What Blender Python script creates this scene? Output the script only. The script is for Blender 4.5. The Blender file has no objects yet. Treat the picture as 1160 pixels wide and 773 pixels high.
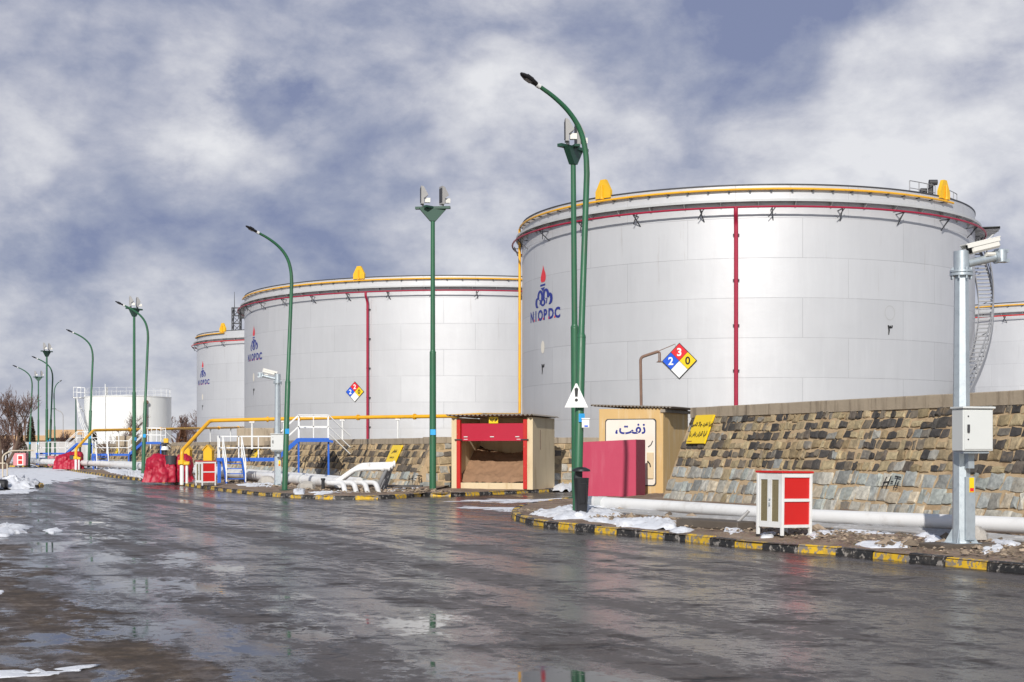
import bpy, math, random
from math import sin, cos, pi, radians, sqrt, atan2, hypot
from mathutils import Vector, Matrix, noise as MN
random.seed(7)
SC = bpy.context.scene
COL = SC.collection

# ------------------------------------------------------------------ camera, sky, sun, exposure
F, HZ, CH = 1600.0, 508.0, 1.65           # focal length and horizon row (photo pixels), eye height (m)
cam_d = bpy.data.cameras.new('camera'); cam = bpy.data.objects.new('camera', cam_d); COL.objects.link(cam)
cam_d.sensor_width = 36.0; cam_d.lens = 36.0 * F / 1160.0
cam_d.shift_y = (HZ - 386.5) / 1160.0
cam_d.clip_start = 0.1; cam_d.clip_end = 6000
cam.location = (0, 0, CH); cam.rotation_euler = (radians(90), 0, 0)
SC.camera = cam
SUN_AZ, SUN_EL = radians(9), radians(29)  # sun behind the viewer, a little to the left
sun_d = bpy.data.lights.new('sun', 'SUN'); sun = bpy.data.objects.new('sun', sun_d); COL.objects.link(sun)
sun_d.energy = 4.7; sun_d.angle = radians(0.5); sun_d.color = (1.0, 0.965, 0.91)
ldir = Vector((sin(SUN_AZ) * cos(SUN_EL), cos(SUN_AZ) * cos(SUN_EL), -sin(SUN_EL)))
sun.rotation_euler = ldir.to_track_quat('-Z', 'Y').to_euler(); sun.location = (-10, -40, 30)
SC.view_settings.view_transform = 'Standard'; SC.view_settings.look = 'None'
SC.view_settings.exposure = -0.18; SC.view_settings.gamma = 1.0; SC.view_settings.use_curve_mapping = False

class NT:
    def __init__(s, tree): s.t = tree; s.n = tree.nodes; s.l = tree.links
    def new(s, typ, **kw):
        n = s.n.new(typ)
        for k, v in kw.items(): setattr(n, k, v)
        return n
    def link(s, a, b): s.l.new(a, b)
    def val(s, sock, v):
        if hasattr(v, 'is_output'): s.l.new(v, sock)
        else: sock.default_value = v
    def math(s, op, a, b=0.0, c=0.0, clamp=False):
        n = s.new('ShaderNodeMath', operation=op, use_clamp=clamp)
        s.val(n.inputs[0], a); s.val(n.inputs[1], b)
        if op in ('MULTIPLY_ADD',): s.val(n.inputs[2], c)
        return n.outputs[0]
    def vmath(s, op, a, b=None):
        n = s.new('ShaderNodeVectorMath', operation=op)
        s.val(n.inputs[0], a)
        if b is not None: s.val(n.inputs[1], b)
        return n.outputs['Value'] if op in ('DOT_PRODUCT', 'LENGTH') else n.outputs[0]
    def sstep(s, x, a, b, lo=0.0, hi=1.0):
        n = s.new('ShaderNodeMapRange', interpolation_type='SMOOTHSTEP')
        s.val(n.inputs[0], x); n.inputs[1].default_value = a; n.inputs[2].default_value = b
        n.inputs[3].default_value = lo; n.inputs[4].default_value = hi
        return n.outputs[0]
    def noise(s, vec, scale, detail=4, rough=.55, dist=0.0):
        n = s.new('ShaderNodeTexNoise')
        if vec is not None: s.link(vec, n.inputs['Vector'])
        n.inputs['Scale'].default_value = scale; n.inputs['Detail'].default_value = detail
        n.inputs['Roughness'].default_value = rough; n.inputs['Distortion'].default_value = dist
        return n.outputs['Fac']
    def mix(s, f, a, b):
        n = s.new('ShaderNodeMix', data_type='RGBA')
        s.val(n.inputs[0], f)
        for k, v in ((6, a), (7, b)):
            if hasattr(v, 'is_output'): s.link(v, n.inputs[k])
            else: n.inputs[k].default_value = (*v[:3], 1)
        return n.outputs[2]
    def mapping(s, vec, scale=(1, 1, 1), rot=(0, 0, 0), loc=(0, 0, 0)):
        n = s.new('ShaderNodeMapping'); s.link(vec, n.inputs[0])
        n.inputs['Scale'].default_value = scale; n.inputs['Rotation'].default_value = rot; n.inputs['Location'].default_value = loc
        return n.outputs[0]
    def ramp(s, f, stops):
        n = s.new('ShaderNodeValToRGB'); s.link(f, n.inputs[0])
        el = n.color_ramp.elements
        while len(el) < len(stops): el.new(0.5)
        for e, (p, c) in zip(el, stops): e.position = p; e.color = (*c[:3], 1)
        return n.outputs[0]

W = bpy.data.worlds.new('World'); SC.world = W; W.use_nodes = True
t = NT(W.node_tree); t.n.clear()
sky = t.new('ShaderNodeTexSky', sky_type='NISHITA'); sky.sun_disc = False
sky.sun_elevation = SUN_EL; sky.sun_rotation = pi + SUN_AZ; sky.altitude = 1200
bg1 = t.new('ShaderNodeBackground'); t.link(sky.outputs[0], bg1.inputs[0]); bg1.inputs[1].default_value = 0.1
tc = t.new('ShaderNodeTexCoord'); dirv = t.vmath('NORMALIZE', tc.outputs['Generated'])
m1 = t.mapping(dirv, (1, 1, 1.55), loc=(.37, 0, .21))
nA = t.noise(m1, 5.2, 8, .60, .15); nB = t.noise(m1, 13.0, 7, .64, .25); nC = t.noise(t.mapping(dirv, (1, 1, 2.6), loc=(3.1, 0, .4)), 2.4, 5, .5)
nW = t.noise(m1, 10.0, 6, .66)
warp = t.math('MULTIPLY', t.math('SUBTRACT', nW, .5), .10)
def blob(px, py, r0, r1, amp):
    c = Vector(((px - 580) / F, 1, (HZ - py) / F)).normalized()
    a = t.math('ARCCOSINE', t.math('MINIMUM', t.vmath('DOT_PRODUCT', dirv, tuple(c)), .999999))
    a = t.math('ADD', a, warp)
    return t.math('MULTIPLY', t.sstep(a, radians(r0), radians(r1), 1, 0), amp)
acc = t.math('MULTIPLY_ADD', nA, 1.0, -.01)
nU = t.noise(t.mapping(dirv, (1, 1, 1.55), loc=(.37, .0, .21 + .045)), 5.2, 8, .60, .15)
acc = t.math('ADD', acc, t.math('MULTIPLY', t.math('SUBTRACT', nA, nU), .75))   # bright upper edges, grey bases
acc = t.math('ADD', acc, t.math('MULTIPLY', t.math('SUBTRACT', nB, .5), .62))
acc = t.math('ADD', acc, t.math('MULTIPLY', t.math('SUBTRACT', nC, .5), .5))
vo = t.new('ShaderNodeTexVoronoi', feature='F1'); vo.inputs['Scale'].default_value = 6.5; vo.inputs['Detail'].default_value = 2; vo.inputs['Roughness'].default_value = .5
wv = t.new('ShaderNodeTexNoise'); t.link(m1, wv.inputs['Vector']); wv.inputs['Scale'].default_value = 6; wv.inputs['Detail'].default_value = 4
wq = t.new('ShaderNodeVectorMath', operation='SCALE'); t.link(wv.outputs['Color'], wq.inputs[0]); wq.inputs['Scale'].default_value = .22
t.link(t.vmath('ADD', m1, wq.outputs[0]), vo.inputs['Vector'])
acc = t.math('ADD', acc, t.math('MULTIPLY', t.math('SUBTRACT', .80, vo.outputs['Distance']), .50))      # cauliflower edges
acc = t.math('MULTIPLY_ADD', t.math('SUBTRACT', acc, .46), 1.25, .47)
for a in ((215, 150, .3, 6.5, .40), (60, 150, .3, 5, .12), (760, 160, .5, 5, .30), (1050, 170, 1, 11, .27), (560, 190, .5, 7, .16), (200, 340, .3, 4.5, .22), (560, 70, .2, 3.5, .18),
          (130, 20, .5, 8, -.34), (420, 15, .5, 6, -.26), (310, 130, .2, 2.4, -.42), (110, 240, .3, 5.2, -.40), (260, 262, .2, 4, -.22), (880, 30, .5, 7, -.36), (1100, -10, .2, 3, .2), (60, 320, .3, 3, -.12), (380, 280, .2, 4, -.10), (60, 430, .2, 4, -.08), (480, 150, .3, 5, .14)):
    acc = t.math('ADD', acc, blob(*a))
ccol = t.ramp(acc, [(0.02, (.25, .29, .46)), (.27, (.38, .415, .55)), (.47, (.53, .55, .655)), (.66, (.69, .70, .77)), (1.0, (.92, .92, .95))])
bg2 = t.new('ShaderNodeBackground'); t.link(ccol, bg2.inputs[0]); bg2.inputs[1].default_value = 1.0
mx = t.new('ShaderNodeMixShader'); sz = t.new('ShaderNodeSeparateXYZ'); t.link(dirv, sz.inputs[0]); t.link(t.math('MULTIPLY', t.sstep(sz.outputs[2], .36, .75, .94, .30), t.sstep(sz.outputs[1], -.5, .5, .35, 1)), mx.inputs[0])
t.link(bg1.outputs[0], mx.inputs[1]); t.link(bg2.outputs[0], mx.inputs[2])
wo = t.new('ShaderNodeOutputWorld'); t.link(mx.outputs[0], wo.inputs[0])

# ------------------------------------------------------------------ helpers
def G(px, py, z=0.0):
    D = F * (CH - z) / (py - HZ)
    return Vector(((px - 580) / F * D, D, z))
def P(px, py, D): return Vector(((px - 580) / F * D, D, CH - (py - HZ) * D / F))
def tag(o, label=None, cat=None, group=None, kind=None):
    if label: o['label'] = label
    if cat: o['category'] = cat
    if group: o['group'] = group
    if kind: o['kind'] = kind
    return o
def thing(name, label, cat, loc=(0, 0, 0), rz=0.0, group=None, scale=1.0):
    o = bpy.data.objects.new(name, None); COL.objects.link(o); o.empty_display_size = .3
    o.location = loc; o.rotation_euler = (0, 0, rz); o.scale = (scale,) * 3
    return tag(o, label, cat, group)
def copy_tree(o, loc=None, rz=None, label=None, parent=None, scale=None):
    c = o.copy(); COL.objects.link(c); c.parent = parent
    if loc is not None: c.location = loc
    if rz is not None: c.rotation_euler = (0, 0, rz)
    if scale is not None: c.scale = (scale,) * 3
    if label: c['label'] = label
    for ch in list(KIDS.get(o.name, [])):
        k = copy_tree(ch, parent=c); KIDS.setdefault(c.name, []).append(k)
    return c
KIDS = {}

class MB:
    def __init__(s): s.v = []; s.f = []; s.mi = []; s.cur = 0; s.col = []; s.c = None
    def add(s, vs, fs):
        b = len(s.v); s.v.extend([tuple(p) for p in vs])
        for f in fs:
            s.f.append([b + i for i in f]); s.mi.append(s.cur); s.col.append(s.c)
        return s
    def box(s, c, size, rot=None, bev=0.0):
        c = Vector(c); hx, hy, hz = [q / 2 for q in size]
        if bev <= 0:
            vs = [Vector((x, y, z)) for x in (-hx, hx) for y in (-hy, hy) for z in (-hz, hz)]
            fs = [(0, 1, 3, 2), (4, 6, 7, 5), (0, 4, 5, 1), (2, 3, 7, 6), (0, 2, 6, 4), (1, 5, 7, 3)]
        else:
            b = min(bev, hx * .49, hy * .49, hz * .49); vs = []; idx = {}
            for sx in (-1, 1):
                for sy in (-1, 1):
                    for sz in (-1, 1):
                        for k in range(3):
                            q = [sx * (hx - b), sy * (hy - b), sz * (hz - b)]; q[k] = (sx * hx, sy * hy, sz * hz)[k]
                            idx[(sx, sy, sz, k)] = len(vs); vs.append(Vector(q))
            fs = []
            for k in range(3):
                i, j = (k + 1) % 3, (k + 2) % 3
                for sg in (-1, 1):
                    loop = []
                    for a, bb in ((-1, -1), (1, -1), (1, 1), (-1, 1)):
                        q = [0, 0, 0]; q[k] = sg; q[i] = a; q[j] = bb; loop.append(idx[(*q, k)])
                    fs.append(loop if sg > 0 else loop[::-1])
            for k in range(3):
                i, j = (k + 1) % 3, (k + 2) % 3
                for a in (-1, 1):
                    for bb in (-1, 1):
                        q0 = [0, 0, 0]; q0[i] = a; q0[j] = bb; q1 = q0[:]; q0[k] = -1; q1[k] = 1
                        l = [idx[(*q0, i)], idx[(*q1, i)], idx[(*q1, j)], idx[(*q0, j)]]
                        fs.append(l if a * bb < 0 else l[::-1])
            for sx in (-1, 1):
                for sy in (-1, 1):
                    for sz in (-1, 1):
                        l = [idx[(sx, sy, sz, k)] for k in range(3)]
                        fs.append(l if sx * sy * sz > 0 else l[::-1])
        if rot is not None: vs = [rot @ p for p in vs]
        return s.add([c + p for p in vs], fs)
    def bar(s, p, q, w, h=None, bev=0.0):
        p, q = Vector(p), Vector(q); d = q - p
        R = d.to_track_quat('X', 'Z').to_matrix()
        return s.box((p + q) / 2, (d.length, w, h or w), R, bev)
    def tube(s, pts, r, seg=10, caps=True):
        pts = [Vector(p) for p in pts]; n = len(pts)
        rs = r if isinstance(r, (list, tuple)) else [r] * n
        vs = []; fs = []; N = None
        for i, p in enumerate(pts):
            d = (pts[min(i + 1, n - 1)] - pts[max(i - 1, 0)]).normalized()
            if N is None: N = d.orthogonal().normalized()
            else:
                N = (N - d * N.dot(d))
                N = N.normalized() if N.length > 1e-6 else d.orthogonal().normalized()
            B = d.cross(N)
            for k in range(seg):
                a = 2 * pi * k / seg; vs.append(p + (N * cos(a) + B * sin(a)) * rs[i])
        for i in range(n - 1):
            for k in range(seg):
                k2 = (k + 1) % seg; fs.append((i * seg + k, i * seg + k2, (i + 1) * seg + k2, (i + 1) * seg + k))
        if caps: fs.append(tuple(range(seg))[::-1]); fs.append(tuple((n - 1) * seg + k for k in range(seg)))
        return s.add(vs, fs)
    def cyl(s, p, q, r, r2=None, seg=16): return s.tube([p, q], [r, r if r2 is None else r2], seg)
    def prism(s, poly, y0, y1, M=None):
        # poly in the local xz plane, extruded along y
        n = len(poly); vs = [Vector((x, y0, z)) for x, z in poly] + [Vector((x, y1, z)) for x, z in poly]
        fs = [tuple(range(n)), tuple(range(2 * n - 1, n - 1, -1))] + [(i + n, (i + 1) % n + n, (i + 1) % n, i) for i in range(n)]
        if M is not None: vs = [M @ p for p in vs]
        return s.add(vs, fs)
    def quad(s, a, b, c, d): return s.add([a, b, c, d], [(0, 1, 2, 3)])
    def ring(s, prof, seg, a0=0.0, a1=2 * pi, close=True):
        # prof: closed list of (radius, z), swept about z from a0 to a1
        full = abs(a1 - a0 - 2 * pi) < 1e-6; m = len(prof); vs = []; fs = []; n = seg if full else seg + 1
        for i in range(n):
            a = a0 + (a1 - a0) * i / seg
            for r, z in prof: vs.append((r * cos(a), r * sin(a), z))
        mm = m if close else m - 1
        for i in range(seg):
            i2 = (i + 1) % n
            for k in range(mm):
                k2 = (k + 1) % m; fs.append((i * m + k, i2 * m + k, i2 * m + k2, i * m + k2))
        return s.add(vs, fs)
    def build(s, name, mat, parent=None, smooth=40, origin=None, recalc=True):
        o = Vector(origin) if origin is not None else Vector((0, 0, 0))
        me = bpy.data.meshes.new(name)
        me.from_pydata([(p[0] - o.x, p[1] - o.y, p[2] - o.z) for p in s.v], [], s.f)
        for m in (mat if isinstance(mat, (list, tuple)) else [mat]): me.materials.append(m)
        me.polygons.foreach_set('material_index', s.mi)
        if any(c is not None for c in s.col):
            at = me.color_attributes.new('Col', 'FLOAT_COLOR', 'CORNER'); data = []
            for f, c in zip(s.f, s.col):
                for _ in f: data.extend((*(c or (1, 1, 1)), 1))
            at.data.foreach_set('color', data)
        if recalc:
            import bmesh
            bm = bmesh.new(); bm.from_mesh(me); bmesh.ops.recalc_face_normals(bm, faces=bm.faces); bm.to_mesh(me); bm.free()
        if smooth:
            me.polygons.foreach_set('use_smooth', [True] * len(me.polygons)); me.set_sharp_from_angle(angle=radians(smooth))
        me.update()
        ob = bpy.data.objects.new(name, me); COL.objects.link(ob)
        if parent is not None: ob.parent = parent; KIDS.setdefault(parent.name, []).append(ob)
        else: ob.location = o
        return ob

def arc_path(pts, r=.3, n=5):
    # a polyline with its corners rounded
    pts = [Vector(p) for p in pts]; out = [pts[0]]
    for i in range(1, len(pts) - 1):
        a, b, c = pts[i - 1], pts[i], pts[i + 1]
        d1 = (a - b); d2 = (c - b); rr = min(r, d1.length * .48, d2.length * .48)
        p, q = b + d1.normalized() * rr, b + d2.normalized() * rr
        for k in range(n + 1):
            u = k / n; out.append(p * (1 - u) ** 2 + b * 2 * u * (1 - u) + q * u * u)
    out.append(pts[-1]); return out
def text2d(s, size=1.0, bold=0.0, arabic=False):
    cu = bpy.data.curves.new('txt', 'FONT'); cu.body = s; cu.size = size; cu.align_x = 'CENTER'; cu.align_y = 'CENTER'
    cu.offset = bold; cu.resolution_u = 3
    ob = bpy.data.objects.new('txt', cu); COL.objects.link(ob)
    me = ob.to_mesh(); vs = [(v.co.x, v.co.y) for v in me.vertices]; fs = [list(p.vertices) for p in me.polygons]
    ob.to_mesh_clear(); bpy.data.objects.remove(ob); bpy.data.curves.remove(cu)
    if vs:
        cy = (max(v[1] for v in vs) + min(v[1] for v in vs)) / 2; cx = (max(v[0] for v in vs) + min(v[0] for v in vs)) / 2
        vs = [(x - cx, y - cy) for x, y in vs]
    return vs, fs
def put_text(mb, s, f3, size, bold=0.0):
    vs, fs = text2d(s, size, bold); mb.add([f3(x, y) for x, y in vs], fs)
def ribbon(mb, pts, w, f3):
    n = len(pts); L = []; R = []
    for i, (x, y) in enumerate(pts):
        x0, y0 = pts[max(i - 1, 0)]; x1, y1 = pts[min(i + 1, n - 1)]; d = hypot(x1 - x0, y1 - y0) or 1
        nx, ny = -(y1 - y0) / d, (x1 - x0) / d; ww = w[i] if isinstance(w, (list, tuple)) else w
        L.append(f3(x + nx * ww / 2, y + ny * ww / 2)); R.append(f3(x - nx * ww / 2, y - ny * ww / 2))
    mb.add(L + R, [(i, i + 1, n + i + 1, n + i) for i in range(n - 1)])
def arc2(cx, cy, rx, ry, a0, a1, n=14):
    return [(cx + rx * cos(radians(a0 + (a1 - a0) * i / n)), cy + ry * sin(radians(a0 + (a1 - a0) * i / n))) for i in range(n + 1)]

# ------------------------------------------------------------------ materials
MATS = {}
def mat(name, col, rough=.5, metal=0.0, var=.14, scale=3.0, dirt=None, damt=.35, dscale=1.5, bump=0.0, bscale=30, streak=False, spec=.5, chips=None, chipamt=.3):
    if name in MATS: return MATS[name]
    m = bpy.data.materials.new(name); m.use_nodes = True; t = NT(m.node_tree); bs = t.n['Principled BSDF']
    tc = t.new('ShaderNodeTexCoord'); co = tc.outputs['Object']
    n1 = t.noise(co, scale, 6, .6)
    c = t.mix(n1, [q * (1 - var) for q in col], [min(q * (1 + var), 1) for q in col])
    if dirt:
        n2 = t.noise(t.mapping(co, (3, 3, .35)) if streak else co, dscale, 7, .65)
        c = t.mix(t.math('MULTIPLY', t.sstep(n2, .48, .72), damt), c, dirt)
    if chips:
        n4 = t.noise(co, 9.0, 8, .7)
        c = t.mix(t.sstep(n4, .66 - chipamt * .2, .69 - chipamt * .2), c, chips)
    t.link(c, bs.inputs['Base Color'])
    n3 = t.noise(co, scale * 4, 4, .6)
    t.link(t.math('MULTIPLY_ADD', t.math('SUBTRACT', n3, .5), .25, rough, ), bs.inputs['Roughness'])
    bs.inputs['Metallic'].default_value = metal; bs.inputs['Specular IOR Level'].default_value = spec
    if bump:
        b = t.new('ShaderNodeBump'); b.inputs['Strength'].default_value = bump; b.inputs['Distance'].default_value = .02
        t.link(t.noise(co, bscale, 6, .65), b.inputs['Height']); t.link(b.outputs[0], bs.inputs['Normal'])
    MATS[name] = m; return m
BROWN = (.16, .10, .06)
GREEN = mat('green_paint', (.028, .125, .060), .45, var=.22, scale=1.5, dirt=(.06, .085, .05), damt=.6, dscale=3, streak=True)
DKGREEN = mat('dark_green_paint', (.02, .07, .045), .5)
BLACK = mat('black_plastic', (.018, .018, .02), .5, var=.2)
DARK = mat('dark_steel', (.045, .045, .05), .55, var=.3)
GREYP = mat('grey_paint', (.33, .32, .31), .5, var=.1)
WHITE = mat('white_paint', (.76, .76, .74), .45, var=.06, dirt=(.42, .38, .33), damt=.35, dscale=2.0)
WHITEPIPE = mat('white_pipe_paint', (.78, .77, .75), .4, var=.05, dirt=(.5, .45, .4), damt=.5, dscale=1.6, bump=.05, bscale=12)
YELLOW = mat('yellow_paint', (.80, .46, .02), .42, var=.12, dirt=(.45, .24, .05), damt=.4)
SIGNY = mat('sign_yellow', (.85, .58, .012), .4, var=.05, scale=2)
ORANGEY = mat('yellow_pipe_paint', (.82, .42, .02), .42, var=.12, scale=1.2, dirt=(.5, .25, .05), damt=.5)
RED = mat('red_paint', (.60, .016, .014), .4, var=.12, scale=2)
CRIMSON = mat('crimson_pipe_paint', (.36, .012, .045), .45, var=.2, scale=2)
PINKRED = mat('faded_red_sheet', (.47, .055, .105), .36, var=.06, scale=1.2, dirt=(.55, .15, .2), damt=.3, dscale=1.5, streak=True)
TARP = mat('red_tarpaulin', (.40, .006, .032), .5, var=.35, scale=5, bump=.9, bscale=7, dirt=(.25, .03, .05), damt=.5, dscale=4)
PINK = mat('pink_paint', (.70, .26, .28), .5, var=.1)
BLUE = mat('blue_paint', (.015, .11, .50), .4, var=.15)
NAVY = mat('navy_paint', (.012, .025, .23), .45, var=.12)
STICKER = mat('blue_sticker', (.04, .38, .78), .4, var=.05)
SREDP = mat('sign_red', (.70, .02, .03), .4, var=.05)
SBLUE = mat('sign_blue', (.015, .10, .62), .4, var=.05)
SWHITE = mat('sign_white', (.80, .80, .78), .4, var=.03)
SBLACK = mat('sign_black', (.012, .012, .012), .5)
CREAM = mat('cream_plaster', (.66, .53, .34), .85, var=.08, scale=2.5, dirt=(.42, .28, .13), damt=.55, dscale=1.3, bump=.15, bscale=25, streak=True)
OCHRE = mat('ochre_plaster', (.60, .40, .17), .85, var=.12, scale=2.0, dirt=(.66, .55, .38), damt=.7, dscale=1.6, bump=.15, bscale=25, streak=True)
PANELW = mat('cream_painted_panel', (.74, .69, .60), .7, var=.05, dirt=(.6, .45, .32), damt=.3)
CONC = mat('concrete', (.38, .31, .225), .9, var=.16, scale=3, dirt=(.15, .115, .08), damt=.8, dscale=1.6, bump=.5, bscale=14, streak=True)
DKCONC = mat('dark_wet_concrete', (.10, .08, .062), .7, var=.25, scale=4, bump=.4, bscale=20)
GALV = mat('galvanised_steel', (.50, .55, .58), .42, .55, var=.16, scale=7, dirt=(.36, .41, .45), damt=.6, dscale=9)
LTGREY = mat('light_grey_paint', (.63, .64, .62), .4, var=.04)
CAMW = mat('camera_white', (.74, .72, .66), .35, var=.04)
RUST = mat('rusty_pipe', (.20, .12, .085), .75, var=.4, scale=5, bump=.2)
TINT = mat('dusty_pane', (.20, .165, .085), .3, var=.12, scale=3)
CORR = mat('corrugated_cement', (.30, .26, .21), .85, var=.2, scale=2, dirt=(.14, .11, .08), damt=.5)
SAND = mat('brown_sand', (.30, .175, .10), .95, var=.25, scale=5, bump=.6, bscale=16)
GREYSHEET = mat('weathered_zinc_sheet', (.50, .505, .50), .5, .1, var=.1, scale=.8, dirt=(.34, .33, .32), damt=.4, dscale=.9)
GALVRAIL = mat('grey_stair_steel', (.30, .30, .31), .5, .2, var=.15)
BARK = mat('bare_bark', (.13, .085, .06), .9, var=.3)
TWIG = mat('bare_twigs', (.17, .10, .075), .9, var=.3)
CONIFER = mat('brown_green_conifer_foliage', (.065, .048, .022), .8, var=.45, scale=1.3)
HEDGE = mat('rusty_hedge_foliage', (.16, .075, .04), .85, var=.4, scale=1.3)
TAN = mat('tan_wall', (.47, .30, .16), .85, var=.12, scale=.2)
PALEWALL = mat('pale_block_wall', (.44, .42, .40), .85, var=.15, scale=.2)
TANKW = mat('white_tank_paint', (.80, .80, .77), .4, var=.04, scale=.6, dirt=(.62, .58, .52), damt=.25, dscale=.5, streak=True)

def three(mb, f3, h):
    # the Persian numeral three: a stem with two teeth at its top
    ribbon(mb, [(-.16 * h, -.5 * h), (-.10 * h, 0), (-.22 * h, .5 * h)], [.10 * h, .20 * h, .16 * h], f3)
    ribbon(mb, [(-.20 * h, .44 * h), (-.08 * h, .22 * h), (.04 * h, .26 * h), (.06 * h, .46 * h)], .19 * h, f3)
    ribbon(mb, [(.05 * h, .42 * h), (.12 * h, .22 * h), (.26 * h, .26 * h), (.30 * h, .5 * h)], .17 * h, f3)

def tank_mat(R):
    m = bpy.data.materials.new('silver_tank_plates'); m.use_nodes = True; t = NT(m.node_tree); bs = t.n['Principled BSDF']
    co = t.new('ShaderNodeTexCoord').outputs['Object']; sp = t.new('ShaderNodeSeparateXYZ'); t.link(co, sp.inputs[0])
    ang = t.math('MULTIPLY', t.math('ARCTAN2', sp.outputs[1], sp.outputs[0]), R)
    cb = t.new('ShaderNodeCombineXYZ'); t.link(ang, cb.inputs[0]); t.link(t.math('ADD', sp.outputs[2], .97), cb.inputs[1])
    br = t.new('ShaderNodeTexBrick'); t.link(cb.outputs[0], br.inputs['Vector'])
    br.inputs['Color1'].default_value = (.52, .52, .53, 1); br.inputs['Color2'].default_value = (.56, .56, .57, 1); br.inputs['Mortar'].default_value = (.39, .39, .40, 1)
    br.inputs['Scale'].default_value = 1; br.inputs['Mortar Size'].default_value = .016; br.inputs['Mortar Smooth'].default_value = .3
    br.inputs['Brick Width'].default_value = 6.1; br.inputs['Row Height'].default_value = 2.12; br.offset = .42; br.inputs['Bias'].default_value = 0
    cyl = t.new('ShaderNodeCombineXYZ'); t.link(ang, cyl.inputs[0]); t.link(t.math('MULTIPLY', sp.outputs[2], .10), cyl.inputs[1])
    st = t.noise(cyl.outputs[0], 2.2, 7, .68)          # rain streaks down the plates
    big = t.noise(cb.outputs[0], .45, 4, .55)
    c = t.mix(t.math('MULTIPLY', t.sstep(st, .5, .78), .30), br.outputs[0], (.44, .44, .45))
    c = t.mix(t.math('MULTIPLY', t.sstep(st, .50, .30), .28), c, (.63, .63, .635))
    c = t.mix(t.math('MULTIPLY', t.sstep(big, .4, .7), .30), c, (.60, .60, .61))
    drip = t.noise(t.mapping(cyl.outputs[0], (1, .6, 1), loc=(9, 0, 0)), 3.4, 5, .7)
    c = t.mix(t.math('MULTIPLY', t.sstep(drip, .60, .72), t.sstep(sp.outputs[2], 6.0, 14.5, 0, .45)), c, (.36, .33, .30))   # drips below the girder
    c = t.mix(t.math('MULTIPLY', t.sstep(big, .45, .6), t.sstep(sp.outputs[2], 5.0, 2.5, 0, .25)), c, (.42, .39, .35))
    t.link(c, bs.inputs['Base Color']); bs.inputs['Roughness'].default_value = .48; bs.inputs['Metallic'].default_value = .26
    b = t.new('ShaderNodeBump'); b.inputs['Strength'].default_value = .32; b.inputs['Distance'].default_value = .08
    hgt = t.math('ADD', t.math('MULTIPLY', br.outputs['Fac'], -.55), t.math('MULTIPLY', big, .6))
    t.link(hgt, b.inputs['Height']); t.link(b.outputs[0], bs.inputs['Normal'])
    return m

def stone_mat():
    m = bpy.data.materials.new('wall_stones'); m.use_nodes = True; t = NT(m.node_tree); bs = t.n['Principled BSDF']
    at = t.new('ShaderNodeAttribute'); at.attribute_name = 'Col'
    co = t.new('ShaderNodeTexCoord').outputs['Object']
    n = t.noise(co, 7, 8, .7); n2 = t.noise(co, 2.2, 6, .65)
    c = t.vmath('MULTIPLY', at.outputs['Color'], t.ramp(n, [(.25, (.5, .5, .5)), (.75, (1.5, 1.48, 1.42))]))
    c = t.mix(t.math('MULTIPLY', t.sstep(n2, .55, .7), .4), c, (.33, .23, .125))
    t.link(c, bs.inputs['Base Color']); bs.inputs['Roughness'].default_value = .82; bs.inputs['Specular IOR Level'].default_value = .3
    b = t.new('ShaderNodeBump'); b.inputs['Strength'].default_value = .7; b.inputs['Distance'].default_value = .03
    t.link(t.noise(co, 16, 7, .7), b.inputs['Height']); t.link(b.outputs[0], bs.inputs['Normal'])
    return m
STONE = stone_mat()
MORTAR = mat('sandy_mortar', (.46, .335, .20), .95, var=.22, scale=4, dirt=(.20, .115, .055), damt=.7, dscale=1.8, bump=.6, bscale=22)

def verge_mat():
    m = bpy.data.materials.new('dirt_and_gravel'); m.use_nodes = True; t = NT(m.node_tree); bs = t.n['Principled BSDF']
    co = t.new('ShaderNodeNewGeometry').outputs['Position']
    n = t.noise(co, 1.1, 8, .65); n2 = t.noise(co, 9, 6, .7)
    vo = t.new('ShaderNodeTexVoronoi'); t.link(co, vo.inputs['Vector']); vo.inputs['Scale'].default_value = 16
    c = t.ramp(n, [(.3, (.13, .082, .054)), (.48, (.26, .175, .115)), (.66, (.43, .32, .23))])
    c = t.mix(t.sstep(n2, .52, .70, 0, .65), c, (.28, .22, .17))
    c = t.mix(t.sstep(vo.outputs['Distance'], .38, .1, 0, .35), c, vo.outputs['Color'])
    c = t.mix(.25, c, (.20, .14, .10))
    t.link(c, bs.inputs['Base Color']); bs.inputs['Roughness'].default_value = .85
    b = t.new('ShaderNodeBump'); b.inputs['Strength'].default_value = 1; b.inputs['Distance'].default_value = .05
    t.link(t.math('ADD', n2, t.math('MULTIPLY', vo.outputs['Distance'], -.6)), b.inputs['Height']); t.link(b.outputs[0], bs.inputs['Normal'])
    return m
VERGE = verge_mat()
def snow_mat():
    m = bpy.data.materials.new('old_snow'); m.use_nodes = True; t = NT(m.node_tree); bs = t.n['Principled BSDF']
    co = t.new('ShaderNodeNewGeometry').outputs['Position']
    n = t.noise(co, 2.0, 8, .7); n2 = t.noise(co, 14, 6, .7)
    c = t.mix(t.sstep(n, .52, .72, 0, .65), (.80, .81, .84), (.36, .31, .27)); c = t.mix(t.sstep(n2, .62, .70, 0, .6), c, (.22, .17, .13))
    t.link(c, bs.inputs['Base Color']); bs.inputs['Roughness'].default_value = .6
    b = t.new('ShaderNodeBump'); b.inputs['Strength'].default_value = .6; b.inputs['Distance'].default_value = .04
    t.link(n2, b.inputs['Height']); t.link(b.outputs[0], bs.inputs['Normal'])
    return m
SNOW = snow_mat()

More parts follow.
